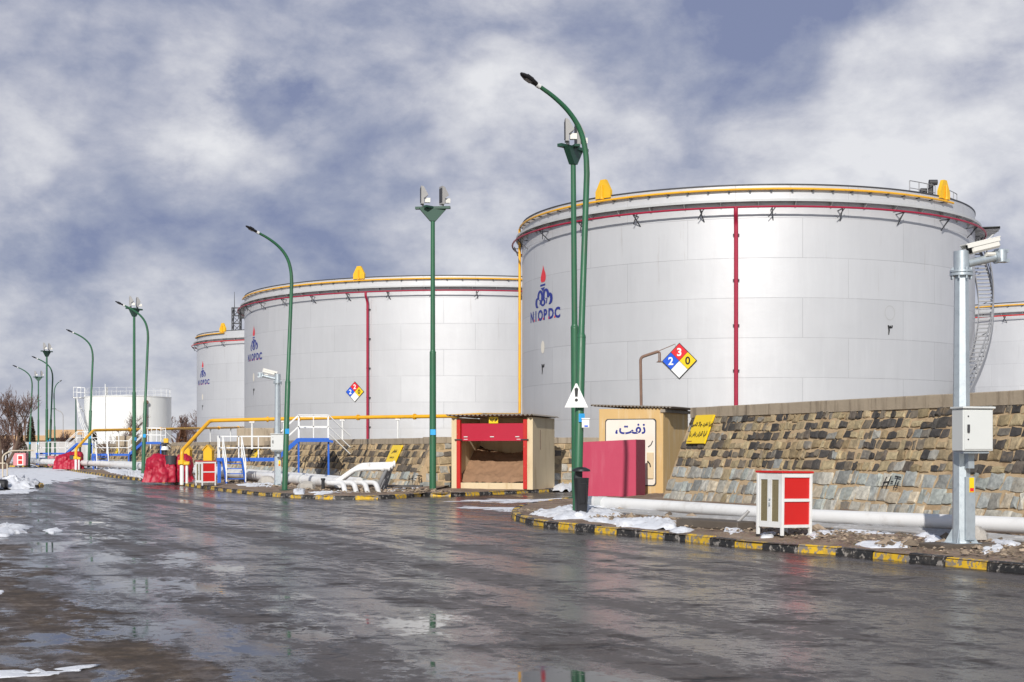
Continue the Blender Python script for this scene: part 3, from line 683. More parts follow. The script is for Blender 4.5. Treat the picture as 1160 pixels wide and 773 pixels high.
# ------------------------------------------------------------------ storage tanks
def build_tank(name, label, cx, cy, R, ztop, foam_px, riser_px, emblem_px, hazard, red=CRIMSON, stair=False, letters='N.I.O.P.D.C', emb_y=None, down=False, foam_span=None, supports=24, ladder_px=None):
    root = thing(name, label, 'storage tank', (cx, cy, 0))
    TM = tank_mat(R)
    th_c = atan2(cx, cy)                                          # bearing of the tank
    def hit(px):                                                  # angle on the shell of a viewing ray
        u = (px - 580) / F; a = u * u + 1; b = -2 * (u * cx + cy); c = cx * cx + cy * cy - R * R
        d = max(b * b - 4 * a * c, 0); z = (-b - sqrt(d)) / (2 * a); return atan2(z - cy, u * z - cx), z
    seg = 128
    m = MB(); m.ring([(R, 0.0), (R, ztop), (R - .02, ztop), (R - .02, 0)], seg); m.build('shell', TM, root, smooth=30)
    m = MB(); m.ring([(R + .03, ztop - .05), (R + .03, ztop + .02), (R - .06, ztop + .02), (R - .06, ztop - .05)], seg); m.build('top_rim', DARK, root)
    m = MB(); m.ring([(R - .06, ztop - 1.2), (0.01, ztop - 1.0)], 64, close=False); m.build('floating_roof', GREYSHEET, root)
    zg = ztop - .86
    m = MB(); m.ring([(R - .01, zg - .03), (R + .40, zg - .10), (R + .40, zg + .03), (R + .37, zg + .03), (R + .37, zg - .02), (R - .01, zg + .06)], seg); 
    m.build('wind_girder', GREYSHEET, root, smooth=20)
    nb = int(2 * pi * R / 1.9)
    for k in range(nb):
        a = 2 * pi * k / nb
        if cos(a + pi / 2 + th_c) < -.12: continue                 # the far side, never seen
        e = Vector((cos(a), sin(a), 0)); tt = Vector((-sin(a), cos(a), 0)) * .02
        p = [e * (R + .004) + Vector((0, 0, zg - .05)), e * (R + .37) + Vector((0, 0, zg - .11)), e * (R + .004) + Vector((0, 0, zg - .42))]
        m = MB(); m.add([q - tt for q in p] + [q + tt for q in p], [(0, 1, 2), (5, 4, 3), (0, 3, 4, 1), (1, 4, 5, 2), (2, 5, 3, 0)]); m.build('girder_bracket', GREYSHEET, root, smooth=0)
    zr = ztop - 1.29                                              # cooling water ring
    pts = [((R + .62) * cos(2 * pi * k / 96), (R + .62) * sin(2 * pi * k / 96), zr) for k in range(97)]
    m = MB(); m.tube(pts, .055, 8, False); m.build('cooling_ring_pipe', red, root)
    ra = hit(riser_px)[0] if riser_px else None
    for k in range(supports):
        a = 2 * pi * (k + .5) / supports + (ra or 0)
        if cos(a + pi / 2 + th_c) < -.12: continue
        e = Vector((cos(a), sin(a), 0)); tt = Vector((-sin(a), cos(a), 0)); zz = Vector((0, 0, 1))
        m = MB(); o = e * (R + .62) + zz * (zr - .06)
        m.bar(e * R + zz * (zr - .08), o, .05, .05); m.bar(e * R + zz * (zr - .62) + tt * .12, o, .045, .045); m.bar(e * (R + .3) + zz * (zr - .5) - tt * .16, e * (R + .5) + zz * (zr + .02) + tt * .2, .04, .04)
        m.build('pipe_support', DARK, root, smooth=0)
    if ra is not None:
        e = Vector((cos(ra), sin(ra), 0)); m = MB()
        m.tube(arc_path([e * (R + .62) + Vector((0, 0, zr)), e * (R + .62) + Vector((0, 0, zr - .35)), e * (R + .28) + Vector((0, 0, zr - .75)), e * (R + .28)], .25), .115 if R < 18 else .10, 12); rp = m.build('riser_pipe', red, root)
        z = 1.0
        while z < zr - 1: m = MB(); m.bar(e * R + Vector((0, 0, z)), e * (R + .2) + Vector((0, 0, z)), .34, .06); m.build('riser_clamp', DARK, root, smooth=0); z += 2.4
    # foam line along the rim with its pourers
    zf = ztop - .27
    a0, a1 = foam_span
    pts = [((R + .16) * cos(a0 + (a1 - a0) * k / 80), (R + .16) * sin(a0 + (a1 - a0) * k / 80), zf) for k in range(81)]
    e0 = Vector((cos(a0), sin(a0), 0))
    dz = [e0 * (R + .16) + Vector((0, 0, 3.3))]
    m = MB(); m.tube(pts, .062, 8); down and m.tube(arc_path([Vector(pts[0])] + dz, .2), .085, 10); m.build('foam_pipe', ORANGEY, root)
    for k in range(1, 30):
        a = a0 + (a1 - a0) * k / 30; e = Vector((cos(a), sin(a), 0)); m = MB(); m.bar(e * R + Vector((0, 0, zf - .09)), e * (R + .2) + Vector((0, 0, zf - .09)), .10, .05); m.build('foam_pipe_clamp', DARK, root, smooth=0)
    for fp in foam_px:
        a = hit(fp)[0] if fp > 0 else a1; e = Vector((cos(a), sin(a), 0)); tx = Vector((-sin(a), cos(a), 0)); Mx = Matrix((tx, e, Vector((0, 0, 1)))).transposed().to_4x4(); Mx.translation = e * R + Vector((0, 0, ztop))
        m = MB(); m.prism([(-.52, -.12), (.52, -.12), (.52, .28), (.17, .92), (-.17, .92), (-.52, .28)], -.10, .10, Mx)
        fpn = m.build('foam_pourer', YELLOW, root, smooth=0)
        m = MB(); m.cyl(e * (R + .17) + Vector((0, 0, ztop - .3)), e * (R + .17) + Vector((0, 0, ztop + .62)), .055, seg=8); m.cyl(e * (R + .17) + Vector((0, 0, ztop - .18)), e * (R + .17) + Vector((0, 0, ztop - .06)), .12, seg=10); m.build('pourer_stem', ORANGEY, fpn)
    # painted emblem and lettering
    if emblem_px:
        ae, ze = hit(emblem_px); rr = R + .012
        def on(x, z, da=0): return Vector((rr * cos(ae + x / R), rr * sin(ae + x / R), z))
        y0, y1, tyc = emb_y                                        # heights: emblem top, emblem bottom, text centre
        hE = y0 - y1; k = hE / 360.0
        def fE(x, y): return on((x - 218) * k * 1.9, y0 - (y - 100) * k)
        m = MB(); fl = [(221, 98), (232, 135), (246, 172), (250, 205), (246, 232), (238, 246), (203, 246), (195, 225), (196, 200), (206, 165), (216, 135)]
        m.add([fE(x, y) for x, y in fl], [tuple(range(len(fl)))]); m.build('flame_emblem', SREDP, root, smooth=0, recalc=False)
        m = MB(); m.add([fE(x, y) for x, y in ((190, 265), (245, 262), (245, 279), (190, 282))], [(0, 1, 2, 3)]); m.add([fE(x, y) for x, y in ((196, 296), (240, 292), (220, 330))], [(0, 1, 2)])
        for pts, w in ((arc2(188, 375, 23, 52, 160, 385), 22), (arc2(250, 372, 23, 54, 155, 380), 22), (arc2(219, 425, 19, 26, 0, 360), 17), (arc2(152, 420, 12, 34, 60, 300), 24), (arc2(288, 402, 16, 40, -130, 110), 24), ([(176, 400), (190, 400), (186, 440)], 10), ([(246, 395), (262, 395), (254, 440)], 10), ([(210, 330), (219, 400)], 12), ([(232, 330), (219, 400)], 12)):
            ribbon(m, [(x, 750 - y if False else y) for x, y in pts], w, fE)
        m.build('scroll_emblem', NAVY, root, smooth=0, recalc=False)
        hl, sp = tyc[1], tyc[2]; m = MB(); dots = []; chars = letters.replace('.', '')
        for i, ch in enumerate(chars):
            x0 = (i - (len(chars) - 1) / 2) * sp
            put_text(m, ch, lambda x, y: on(x0 + x * 1.05, tyc[0] + y), hl / .72, .034)
            if '.' in letters and i < len(chars) - 1: dots.append([on(x0 + sp * .52 + a, tyc[0] - hl * .5 + b) for a, b in ((0, 0), (.12, 0), (.12, .13), (0, .13))])
        lt = m.build('lettering', NAVY, root, smooth=0, recalc=False)
        for q4 in dots: md = MB(); md.add(q4, [(0, 1, 2, 3)]); md.build('lettering_dot', SREDP, lt, smooth=0, recalc=False)
        m = MB(); m.add([on(.24 * cos(k * pi / 8), y1 - 2.6 + .38 * sin(k * pi / 8) + .2) for k in range(16)], [tuple(range(16))]); m.build('painted_oval', PANELW if letters.count('.') else STICKER, root, smooth=0, recalc=False)
        m = MB(); three(m, lambda x, y: on(x, y1 - 3.7 + y), .6); m.build('numeral', SBLACK, root, smooth=0, recalc=False)
    if hazard:
        (hx, hy, hs, nums) = hazard; ah, zh = hit(hx); zc = CH - (hy - HZ) * zh / F; rr = R + .05 + hs * hs / (2 * R)
        e = Vector((cos(ah), sin(ah), 0)); tx = Vector((-sin(ah), cos(ah), 0)); up = Vector((0, 0, 1)); c = e * rr + up * zc
        def fH(x, y, o=0): return c + tx * x + up * y + e * o
        m = MB(); g = hs * 1.03; m.add([fH(-g, 0), fH(0, -g), fH(g, 0), fH(0, g)] + [fH(-g, 0, -.06), fH(0, -g, -.06), fH(g, 0, -.06), fH(0, g, -.06)], [(0, 1, 2, 3), (4, 7, 6, 5), (0, 4, 5, 1), (1, 5, 6, 2), (2, 6, 7, 3), (3, 7, 4, 0)])
        hz = m.build('hazard_diamond', SBLACK, root, smooth=0)
        q = hs / 2
        for (dx, dy, mt, ch, cm) in ((0, q, SREDP, nums[1], SWHITE), (-q, 0, SBLUE, nums[0], SWHITE), (q, 0, SIGNY, nums[2], SBLACK), (0, -q, SWHITE, None, None)):
            g = q * .97; m = MB(); m.add([fH(dx - g, dy, .006), fH(dx, dy - g, .006), fH(dx + g, dy, .006), fH(dx, dy + g, .006)], [(0, 1, 2, 3)]); m.build('hazard_field', mt, hz, smooth=0, recalc=False)
            if ch:
                m = MB(); put_text(m, ch, lambda x, y: fH(dx + x, dy + y, .012), hs * .62, hs * .018); m.build('hazard_digit', cm, hz, smooth=0, recalc=False)
    return root, hit

# right tank
RC = (14.5, 88.7, 13.86, 15.65)
def tangent(cx, cy, R, side):
    # angle (about the tank) where the outline is, left (-pi..) or right
    th = atan2(cx, cy); al = math.asin(R / hypot(cx, cy)); b = th + side * al
    return -b if side > 0 else -pi - b
aL = tangent(*RC[:3], -1); aR = tangent(*RC[:3], 1)
def hit_angle(cx, cy, R, px):
    u = (px - 580) / F; a = u * u + 1; b = -2 * (u * cx + cy); c = cx * cx + cy * cy - R * R
    z = (-b - sqrt(max(b * b - 4 * a * c, 0))) / (2 * a); return atan2(z - cy, u * z - cx)
tank1, hit1 = build_tank('storage_tank', 'nearest silver storage tank, behind the right stone wall, hazard digits 2 3 0', *RC, [684, 1069], 834, 615, (770, 409, .94, '230'), emb_y=(12.4, 10.0, (9.5, .60, .70)), down=True, foam_span=(aL + .015, hit_angle(*RC[:3], 1077)))
R1, Z1 = RC[2], RC[3]
m = MB(); an = hit_angle(*RC[:3], 1008)
for dx, mt, nm in ((0, SBLACK, 'numeral'),):
    three(m, lambda x, y: Vector(((R1 + .012) * cos(an + x / R1), (R1 + .012) * sin(an + x / R1), 8.02 + y)), .52)
m.build('numeral', SBLACK, tank1, smooth=0, recalc=False)
m = MB(); ov = arc2(0, 0, .33, .38, 0, 360, 20); ribbon(m, ov, .05, lambda x, y: Vector(((R1 + .012) * cos(an + x / R1), (R1 + .012) * sin(an + x / R1), 8.95 + y))); m.build('painted_oval', mat('faint_grey', (.45, .45, .45), .5), tank1, smooth=0, recalc=False)
# spiral stair, its landing and the gauging platform on the rim
sa0, sa1 = aR + radians(22), aR - radians(34); zt, zb = 14.85, 2.6; nst = 48
tr = MB(); stg = MB(); hr = MB(); pin, pout, ptop, pmid = [], [], [], []
for i in range(nst + 1):
    u = i / nst; a = sa0 + (sa1 - sa0) * u; z = zt + (zb - zt) * u; e = Vector((cos(a), sin(a), 0)); tt = Vector((-sin(a), cos(a), 0))
    vs = [e * (R1 + .22) - tt * .12, e * (R1 + 1.02) - tt * .12, e * (R1 + 1.02) + tt * .12, e * (R1 + .22) + tt * .12]
    tr.add([q + Vector((0, 0, z)) for q in vs] + [q + Vector((0, 0, z - .07)) for q in vs], [(0, 1, 2, 3), (7, 6, 5, 4), (0, 4, 5, 1), (1, 5, 6, 2), (2, 6, 7, 3), (3, 7, 4, 0)])
    pin.append(e * (R1 + .2) + Vector((0, 0, z))); pout.append(e * (R1 + 1.04) + Vector((0, 0, z)))
    ptop.append(e * (R1 + 1.04) + Vector((0, 0, z + 1.05))); pmid.append(e * (R1 + 1.04) + Vector((0, 0, z + .55)))
    if i % 4 == 0: hr.cyl(pout[-1], ptop[-1], .035, seg=6)
    if i % 8 == 0: hr.bar(e * R1 + Vector((0, 0, z - .75)), pout[-1] - Vector((0, 0, .1)), .05, .05)
sto = tr.build('spiral_stair', GALVRAIL, tank1, smooth=0)
for p in (pin, pout):
    st_ob = MB()
    for a, b in zip(p, p[1:]): st_ob.bar(a, b, .05, .28)
    st_ob.build('stair_stringer', GALVRAIL, sto, smooth=0)
hr.tube(ptop, .04, 6); hr.tube(pmid, .03, 6); hr.build('stair_handrail', GALVRAIL, sto, smooth=0)
m = MB(); m.ring([(R1, zt - .02), (R1 + 1.45, zt - .02), (R1 + 1.45, zt + .12), (R1, zt + .12)], 14, aR + radians(3), aR + radians(26)); pl = m.build('stair_landing', GREYSHEET, tank1, smooth=0)
m = MB()
for a in (5, 12, 19): e = Vector((cos(aR + radians(a)), sin(aR + radians(a)), 0)); m.bar(e * R1 + Vector((0, 0, zt - 1.3)), e * (R1 + 1.35) + Vector((0, 0, zt - .05)), .06, .06); m.bar(e * R1 + Vector((0, 0, zt - .1)), e * (R1 + 1.4) + Vector((0, 0, zt - .1)), .06, .06)
m.build('landing_brace', GREYSHEET, pl, smooth=0)
ga, gb = hit_angle(*RC[:3], 1042), hit_angle(*RC[:3], 1098)
for a_, b_ in ((ga, ga + (gb - ga) * .42), (ga + (gb - ga) * .62, gb)):
    q = [Vector(((R1 - .7) * cos(a_ + (b_ - a_) * k / 6), (R1 - .7) * sin(a_ + (b_ - a_) * k / 6), 0)) for k in range(7)]
    m = MB()
    for p in q[::2]: m.cyl(p + Vector((0, 0, Z1 - .5)), p + Vector((0, 0, Z1 + .75)), .028, seg=6)
    m.tube([p + Vector((0, 0, Z1 + .75)) for p in q], .025, 6); m.tube([p + Vector((0, 0, Z1 + .35)) for p in q], .02, 6); m.build('gauge_platform_rail', GALVRAIL, tank1, smooth=0)
m = MB(); e = Vector((cos(ga * .6 + gb * .4), sin(ga * .6 + gb * .4), 0)) * (R1 - .9)
m.cyl(e + Vector((0, 0, Z1 - .5)), e + Vector((0, 0, Z1 + .95)), .14, seg=10); m.box(e + Vector((-.35, 0, Z1 + .45)), (.5, .3, .3)); m.cyl(e + Vector((-.1, 0, Z1 + .95)), e + Vector((.35, 0, Z1 + .95)), .16, seg=10); m.build('gauge_head', DARK, tank1)

MC = (-4.66, 134.7, 20.5, 15.65)
tank2, hit2 = build_tank('storage_tank', 'broad middle silver storage tank with hazard digits 2 2 0', *MC, [407], 418, 287.5, (402.3, 444, .82, '220'), emb_y=(12.5, 10.35, (9.75, .60, .72)), foam_span=(tangent(*MC[:3], -1) + .02, hit_angle(*MC[:3], 640)), supports=36)
LC = (-25.8, 179.2, 13.86, 15.65)
tank3, hit3 = build_tank('storage_tank', 'farthest of the lettered silver tanks, partly hidden behind the broad one', *LC, [252.5], None, 229.5, None, red=RED, emb_y=(12.3, 10.3, (9.7, .58, .72)), foam_span=(tangent(*LC[:3], -1) + .02, hit_angle(*LC[:3], 255)))
FC = (57.0, 147.0, 17.0, 15.65 * .985)
tank4, hit4 = build_tank('storage_tank', 'silver tank with a yellow rim pipe at the right edge behind the spiral stair', *FC, [], None, None, None, red=RED, foam_span=(-2.9, -.6))
# small white tank with a walkway and stairs
WD = 150.0; wx0, wx1 = P(97, 0, WD + 4.5).x, P(192.5, 0, WD + 4.5).x; WR = (wx1 - wx0) / 2; wc = Vector(((wx0 + wx1) / 2, WD + WR, 0)); wz = P(0, 449, WD).z
root = thing('storage_tank', 'small white cone roofed tank with railings on top, far left', 'storage tank', wc)
m = MB(); m.ring([(WR, 0), (WR, wz), (WR + .05, wz), (WR + .05, wz + .06), (WR, wz + .08), (0.02, wz + .38)], 72, close=False); m.build('shell', TANKW, root, smooth=30)
m = MB()
for k in range(28):
    a = 2 * pi * k / 28; e = Vector((cos(a), sin(a), 0)) * (WR - .08); m.cyl(e + Vector((0, 0, wz)), e + Vector((0, 0, wz + .95)), .016, seg=5)
for h in (.5, 1.0): m.tube([(cos(2 * pi * k / 56) * (WR - .08), sin(2 * pi * k / 56) * (WR - .08), wz + h * .95) for k in range(57)], .013, 5)
m.build('roof_railing', WHITE, root, smooth=0)
m = MB(); e = Vector((-WR, -1.2, 0))
m.box(Vector((-WR - .45, -1.0, wz - .05)), (.9, 1.4, .08))
for dx in (-.85, -.05): 
    for dy in (-1.65, -.35): m.cyl((-WR + dx, dy, wz), (-WR + dx, dy, wz + 1.1), .03, seg=6)
for dy in (-1.65, -.35): m.bar((-WR - .85, dy, wz + 1.08), (-WR - .05, dy, wz + 1.08), .05); m.bar((-WR - .85, dy, wz + .55), (-WR - .05, dy, wz + .55), .04)
m.bar((-WR - .85, -1.0, wz - .05), (-WR + .02, -1.0, wz - 1.6), .08); m.build('side_landing', WHITE, root, smooth=0)
m = MB()
for k in range(34):
    u = k / 33; a = radians(195) + radians(52) * u; z = wz - .1 - (wz - 1.2) * u; e = Vector((cos(a), sin(a), 0)); tt = Vector((-sin(a), cos(a), 0)) * .12
    m.add([e * (WR + .02) - tt + Vector((0, 0, z)), e * (WR + .75) - tt + Vector((0, 0, z)), e * (WR + .75) + tt + Vector((0, 0, z)), e * (WR + .02) + tt + Vector((0, 0, z))], [(0, 1, 2, 3)])
    if k % 3 == 0: m.cyl(e * (WR + .75) + Vector((0, 0, z)), e * (WR + .75) + Vector((0, 0, z + 1)), .02, seg=5)
pp = lambda u, dz: Vector((cos(radians(195 + 52 * u)) * (WR + .75), sin(radians(195 + 52 * u)) * (WR + .75), wz - .1 - (wz - 1.2) * u + dz))
for dz in (0, .55, 1.0): m.tube([pp(k / 20, dz) for k in range(21)], .03, 5)
m.build('side_stair', WHITE, root, smooth=0)
m = MB(); a = atan2(-WR, (P(166, 0, WD).x - wc.x)); px_ = P(166, 0, WD + 1).x - wc.x; yy = -sqrt(WR * WR - px_ * px_)
m.tube(arc_path([(px_, yy, wz - .65), (px_, yy - .25, wz - .65), (px_, yy - .25, .4)], .2), .11, 8); m.cyl((px_ - .12, yy - .1, wz - .62), (px_ + .12, yy - .35, wz - .62), .22, seg=8); m.box((px_, yy - .25, 2.0), (.35, .35, .4)); m.build('rusty_riser', RUST, root)
m = MB(); px_ = P(119, 0, WD).x - wc.x; yy = -sqrt(max(WR * WR - px_ * px_, .1)); m.cyl((px_, yy - .1, .5), (px_, yy - .1, wz + 1.3), .05, seg=6); m.cyl((px_, yy + .4, wz), (px_, yy + .4, wz + 1.0), .14, seg=8); m.build('vent_pipe', WHITE, root)


# ------------------------------------------------------------------ street lamps and floodlight masts
def lamp(label, group):
    root = thing('street_lamp', label, 'street lamp', (0, 0, 0), group=group)
    path = [(0, 0, 0), (-.13, 0, 4.2), (-.13, 0, 4.25), (-.29, 0, 8.0), (-.27, 0, 8.5), (-.12, 0, 9.0), (.20, 0, 9.38), (.64, 0, 9.67), (1.10, 0, 9.87)]
    sm = [Vector(p) for p in path[:4]] + [q for q in smooth_path(path[3:], 2)[1:]]
    rr = [.108, .104, .076, .070] + [.070 - .024 * i / (len(sm) - 5) for i in range(len(sm) - 4)]
    m = MB(); m.tube(sm, rr, 14); m.cyl((-.128, 0, 4.16), (-.13, 0, 4.26), .112, .08, 14); m.build('pole', GREEN, root)
    m = MB(); m.cyl((0, 0, -.05), (0, 0, .03), .24, seg=4); m.build('base_plate', DKGREEN, root, smooth=0)
    m = MB(); m.box((-.06, .108, 2.28), (.16, .03, .2), bev=.004); m.build('number_sticker', STICKER, root, smooth=0)
    d = Vector((.9, 0, .40)).normalized(); a = Vector((1.10, 0, 9.87)); Rm = Matrix((d, Vector((0, 1, 0)), d.cross(Vector((0, 1, 0))))).transposed()
    m = MB()
    prof = [(0, .05, .045), (.05, .06, .05), (.1, .09, .045), (.22, .12, .05), (.38, .125, .045), (.48, .085, .032), (.53, .03, .02)]
    n = 12; vs = []; fs = []
    for x, w, h in prof:
        for k in range(n): aa = 2 * pi * k / n; vs.append(a + Rm @ Vector((x, w * cos(aa), h * sin(aa))))
    for i in range(len(prof) - 1):
        for k in range(n): fs.append((i * n + k, i * n + (k + 1) % n, (i + 1) * n + (k + 1) % n, (i + 1) * n + k))
    fs.append(tuple(range(n))); fs.append(tuple((len(prof) - 1) * n + k for k in range(n)))
    m.add(vs, fs); hd = m.build('lamp_head', BLACK, root)
    m = MB(); m.add([a + Rm @ Vector((x, y, .0555)) for x, y in ((.2, -.07), (.38, -.07), (.38, .07), (.2, .07))], [(0, 1, 2, 3)]); m.add([a + Rm @ Vector((x, y, -.0575)) for x, y in ((.2, -.07), (.38, -.07), (.38, .07), (.2, .07))], [(3, 2, 1, 0)]); m.build('lamp_glass', GREYP, hd, smooth=0)
    m = MB(); m.cyl(a - d * .05, a + d * .05, .062, seg=10); m.build('collar', WHITE, root)
    return root
GL = 'green street lamps with curved arms along the road'
VZ = .13
proto = lamp('tallest-looking green street lamp, beside the black litter bin', GL)
LAMPS = [(653.5, 31.8, None, 214, ''), (322.5, 51.0, .935, 212, 'curved green street lamp in front of the small camera post and blue stairs'),
         (162, 81, .98, 205, 'curved green street lamp in front of the white tank, right of the red covered pump'),
         (100.5, 106, 1.03, 205, 'curved green street lamp at the left side of the white tank'),
         (33, 122, .86, 205, 'curved green street lamp beside the pink cabinet at the far left'),
         (56, 132, 1.0, 205, 'curved green street lamp between the two far left floodlight masts and the white rails'),
         (62.5, 176, 1.0, 80, 'thin distant green lamp with its head turned away, left of the white tank')]
for i, (px, D, sc_, ang, lb) in enumerate(LAMPS):
    p = P(px, HZ, D); p.z = VZ
    rz = radians(ang)
    if i == 0: proto.location = p; proto.rotation_euler = (0, 0, rz); proto.scale = (.966,) * 3
    else: copy_tree(proto, p, rz, lb, scale=sc_)
def mast(label, group, turn=((-.36, 4), (.36, 18))):
    root = thing('floodlight_mast', label, 'floodlight mast', (0, 0, 0), group=group)
    m = MB(); m.tube([(0, 0, 0), (0, 0, 5), (0, 0, 5.03), (0, 0, 9.95)], [.125, .115, .088, .075], 14); m.cyl((0, 0, 4.95), (0, 0, 5.06), .12, .09, 14); m.build('pole', GREEN, root)
    m = MB(); m.box((0, -.12, 2.1), (.19, .03, .2)); m.build('number_sticker', STICKER, root, smooth=0)
    m = MB(); m.box((0, 0, -.01), (.42, .42, .05)); m.build('base_plate', DKGREEN, root, smooth=0)
    m = MB(); m.prism([(-.1, 9.72), (.1, 9.72), (.5, 10.18), (-.5, 10.18)], -.09, .09); m.bar((-.62, .14, 10.2), (.62, -.14, 10.2), .16, .09); m.bar((-.30, -.28, 10.21), (.30, .28, 10.21), .16, .07); m.build('mounting_bracket', DKGREEN, root, smooth=0)
    for sx, ry in turn:
        fl = Matrix.Translation((sx, 0, 10.24)) @ Matrix.Rotation(radians(ry), 4, 'Z') @ Matrix.Scale(.82, 4)
        m = MB(); m.prism([(-.09, .10), (.03, .10), (.03, .35), (.22, .5), (.03, .85), (-.09, .90)], -.20, .20, fl); m.bar(fl @ Vector((0, 0, 0)), fl @ Vector((0, 0, .12)), .08); fh = m.build('floodlight', GREYP, root, smooth=0)
        m = MB(); m.box(fl @ Vector((.20, 0, .28)), (.24, .2, .20), fl.to_3x3()); m.build('ballast_box', CAMW, fh, smooth=0)
        m = MB(); m.box(fl @ Vector((-.1, 0, .5)), (.012, .34, .62), fl.to_3x3()); m.build('glass', DARK, fh, smooth=0)
    return root
GM = 'green floodlight masts with two lamps on top'
mp = mast('green floodlight mast rising left of the warning sign lamp, lights just under its arm', GM, ((-.36, -58), (.36, -50)))
mwide = mast('lone green floodlight mast left of the sand shed, both lamps spread wide', GM)
for i, (px, D, sc_, ang, lb) in enumerate([(652.5, 43.4, 1.05, 62, ''), (490.3, 51.0, 1.0, 6, 'lone green floodlight mast left of the sand shed, both lamps spread wide'),
        (152, 88, 1.0, 70, 'green floodlight mast in front of the white tank, left of the red covered pump'), (53, 131, 1.03, 72, 'taller of the two green floodlight masts at the far left'), (43.5, 172, 1.0, 10, 'shorter green floodlight mast at the far left, its two lights spread')]):
    p = P(px, HZ, D); p.z = VZ
    if i == 0: mp.location = p; mp.rotation_euler = (0, radians(-1.1), radians(ang)); mp.scale = (sc_,) * 3
    elif i == 1: mwide.location = p; mwide.rotation_euler = (0, 0, radians(ang))
    else: copy_tree(mwide if i == 4 else mp, p, radians(ang), lb, scale=sc_)
def slim_lamp(px, pyt, D, label, green):
    p = P(px, HZ, D); p.z = 0; h = P(px, pyt, D).z
    r = thing('street_lamp', label, 'street lamp', p)
    if green:
        m = MB(); m.tube([(0, 0, 0), (0, 0, h)], [.16, .10], 8); m.build('pole', DKGREEN, r)
        m = MB(); m.box((.45, 0, 3.0), (1.0, .5, 1.6), bev=.03); m.build('control_box', GREYP, r, smooth=0)
        m = MB(); m.box((-.15, 0, h + .05), (.7, .3, .16), bev=.03); m.build('lamp_head', DARK, r, smooth=0)
    else:
        m = MB(); m.tube(arc_path([(0, 0, 0), (0, 0, h - .3), (-1.6, 0, h + .4)], 1.0), .09, 8); m.build('pole', GREYP, r)
        m = MB(); m.box((-1.9, 0, h + .5), (.8, .3, .15), bev=.03); m.build('lamp_head', DARK, r, smooth=0)
slim_lamp(71.5, 466, 300, 'faint grey street lamp far beyond the left masts', False)
slim_lamp(86, 451, 225, 'dark straight pole with a grey control box, left of the white tank', True)

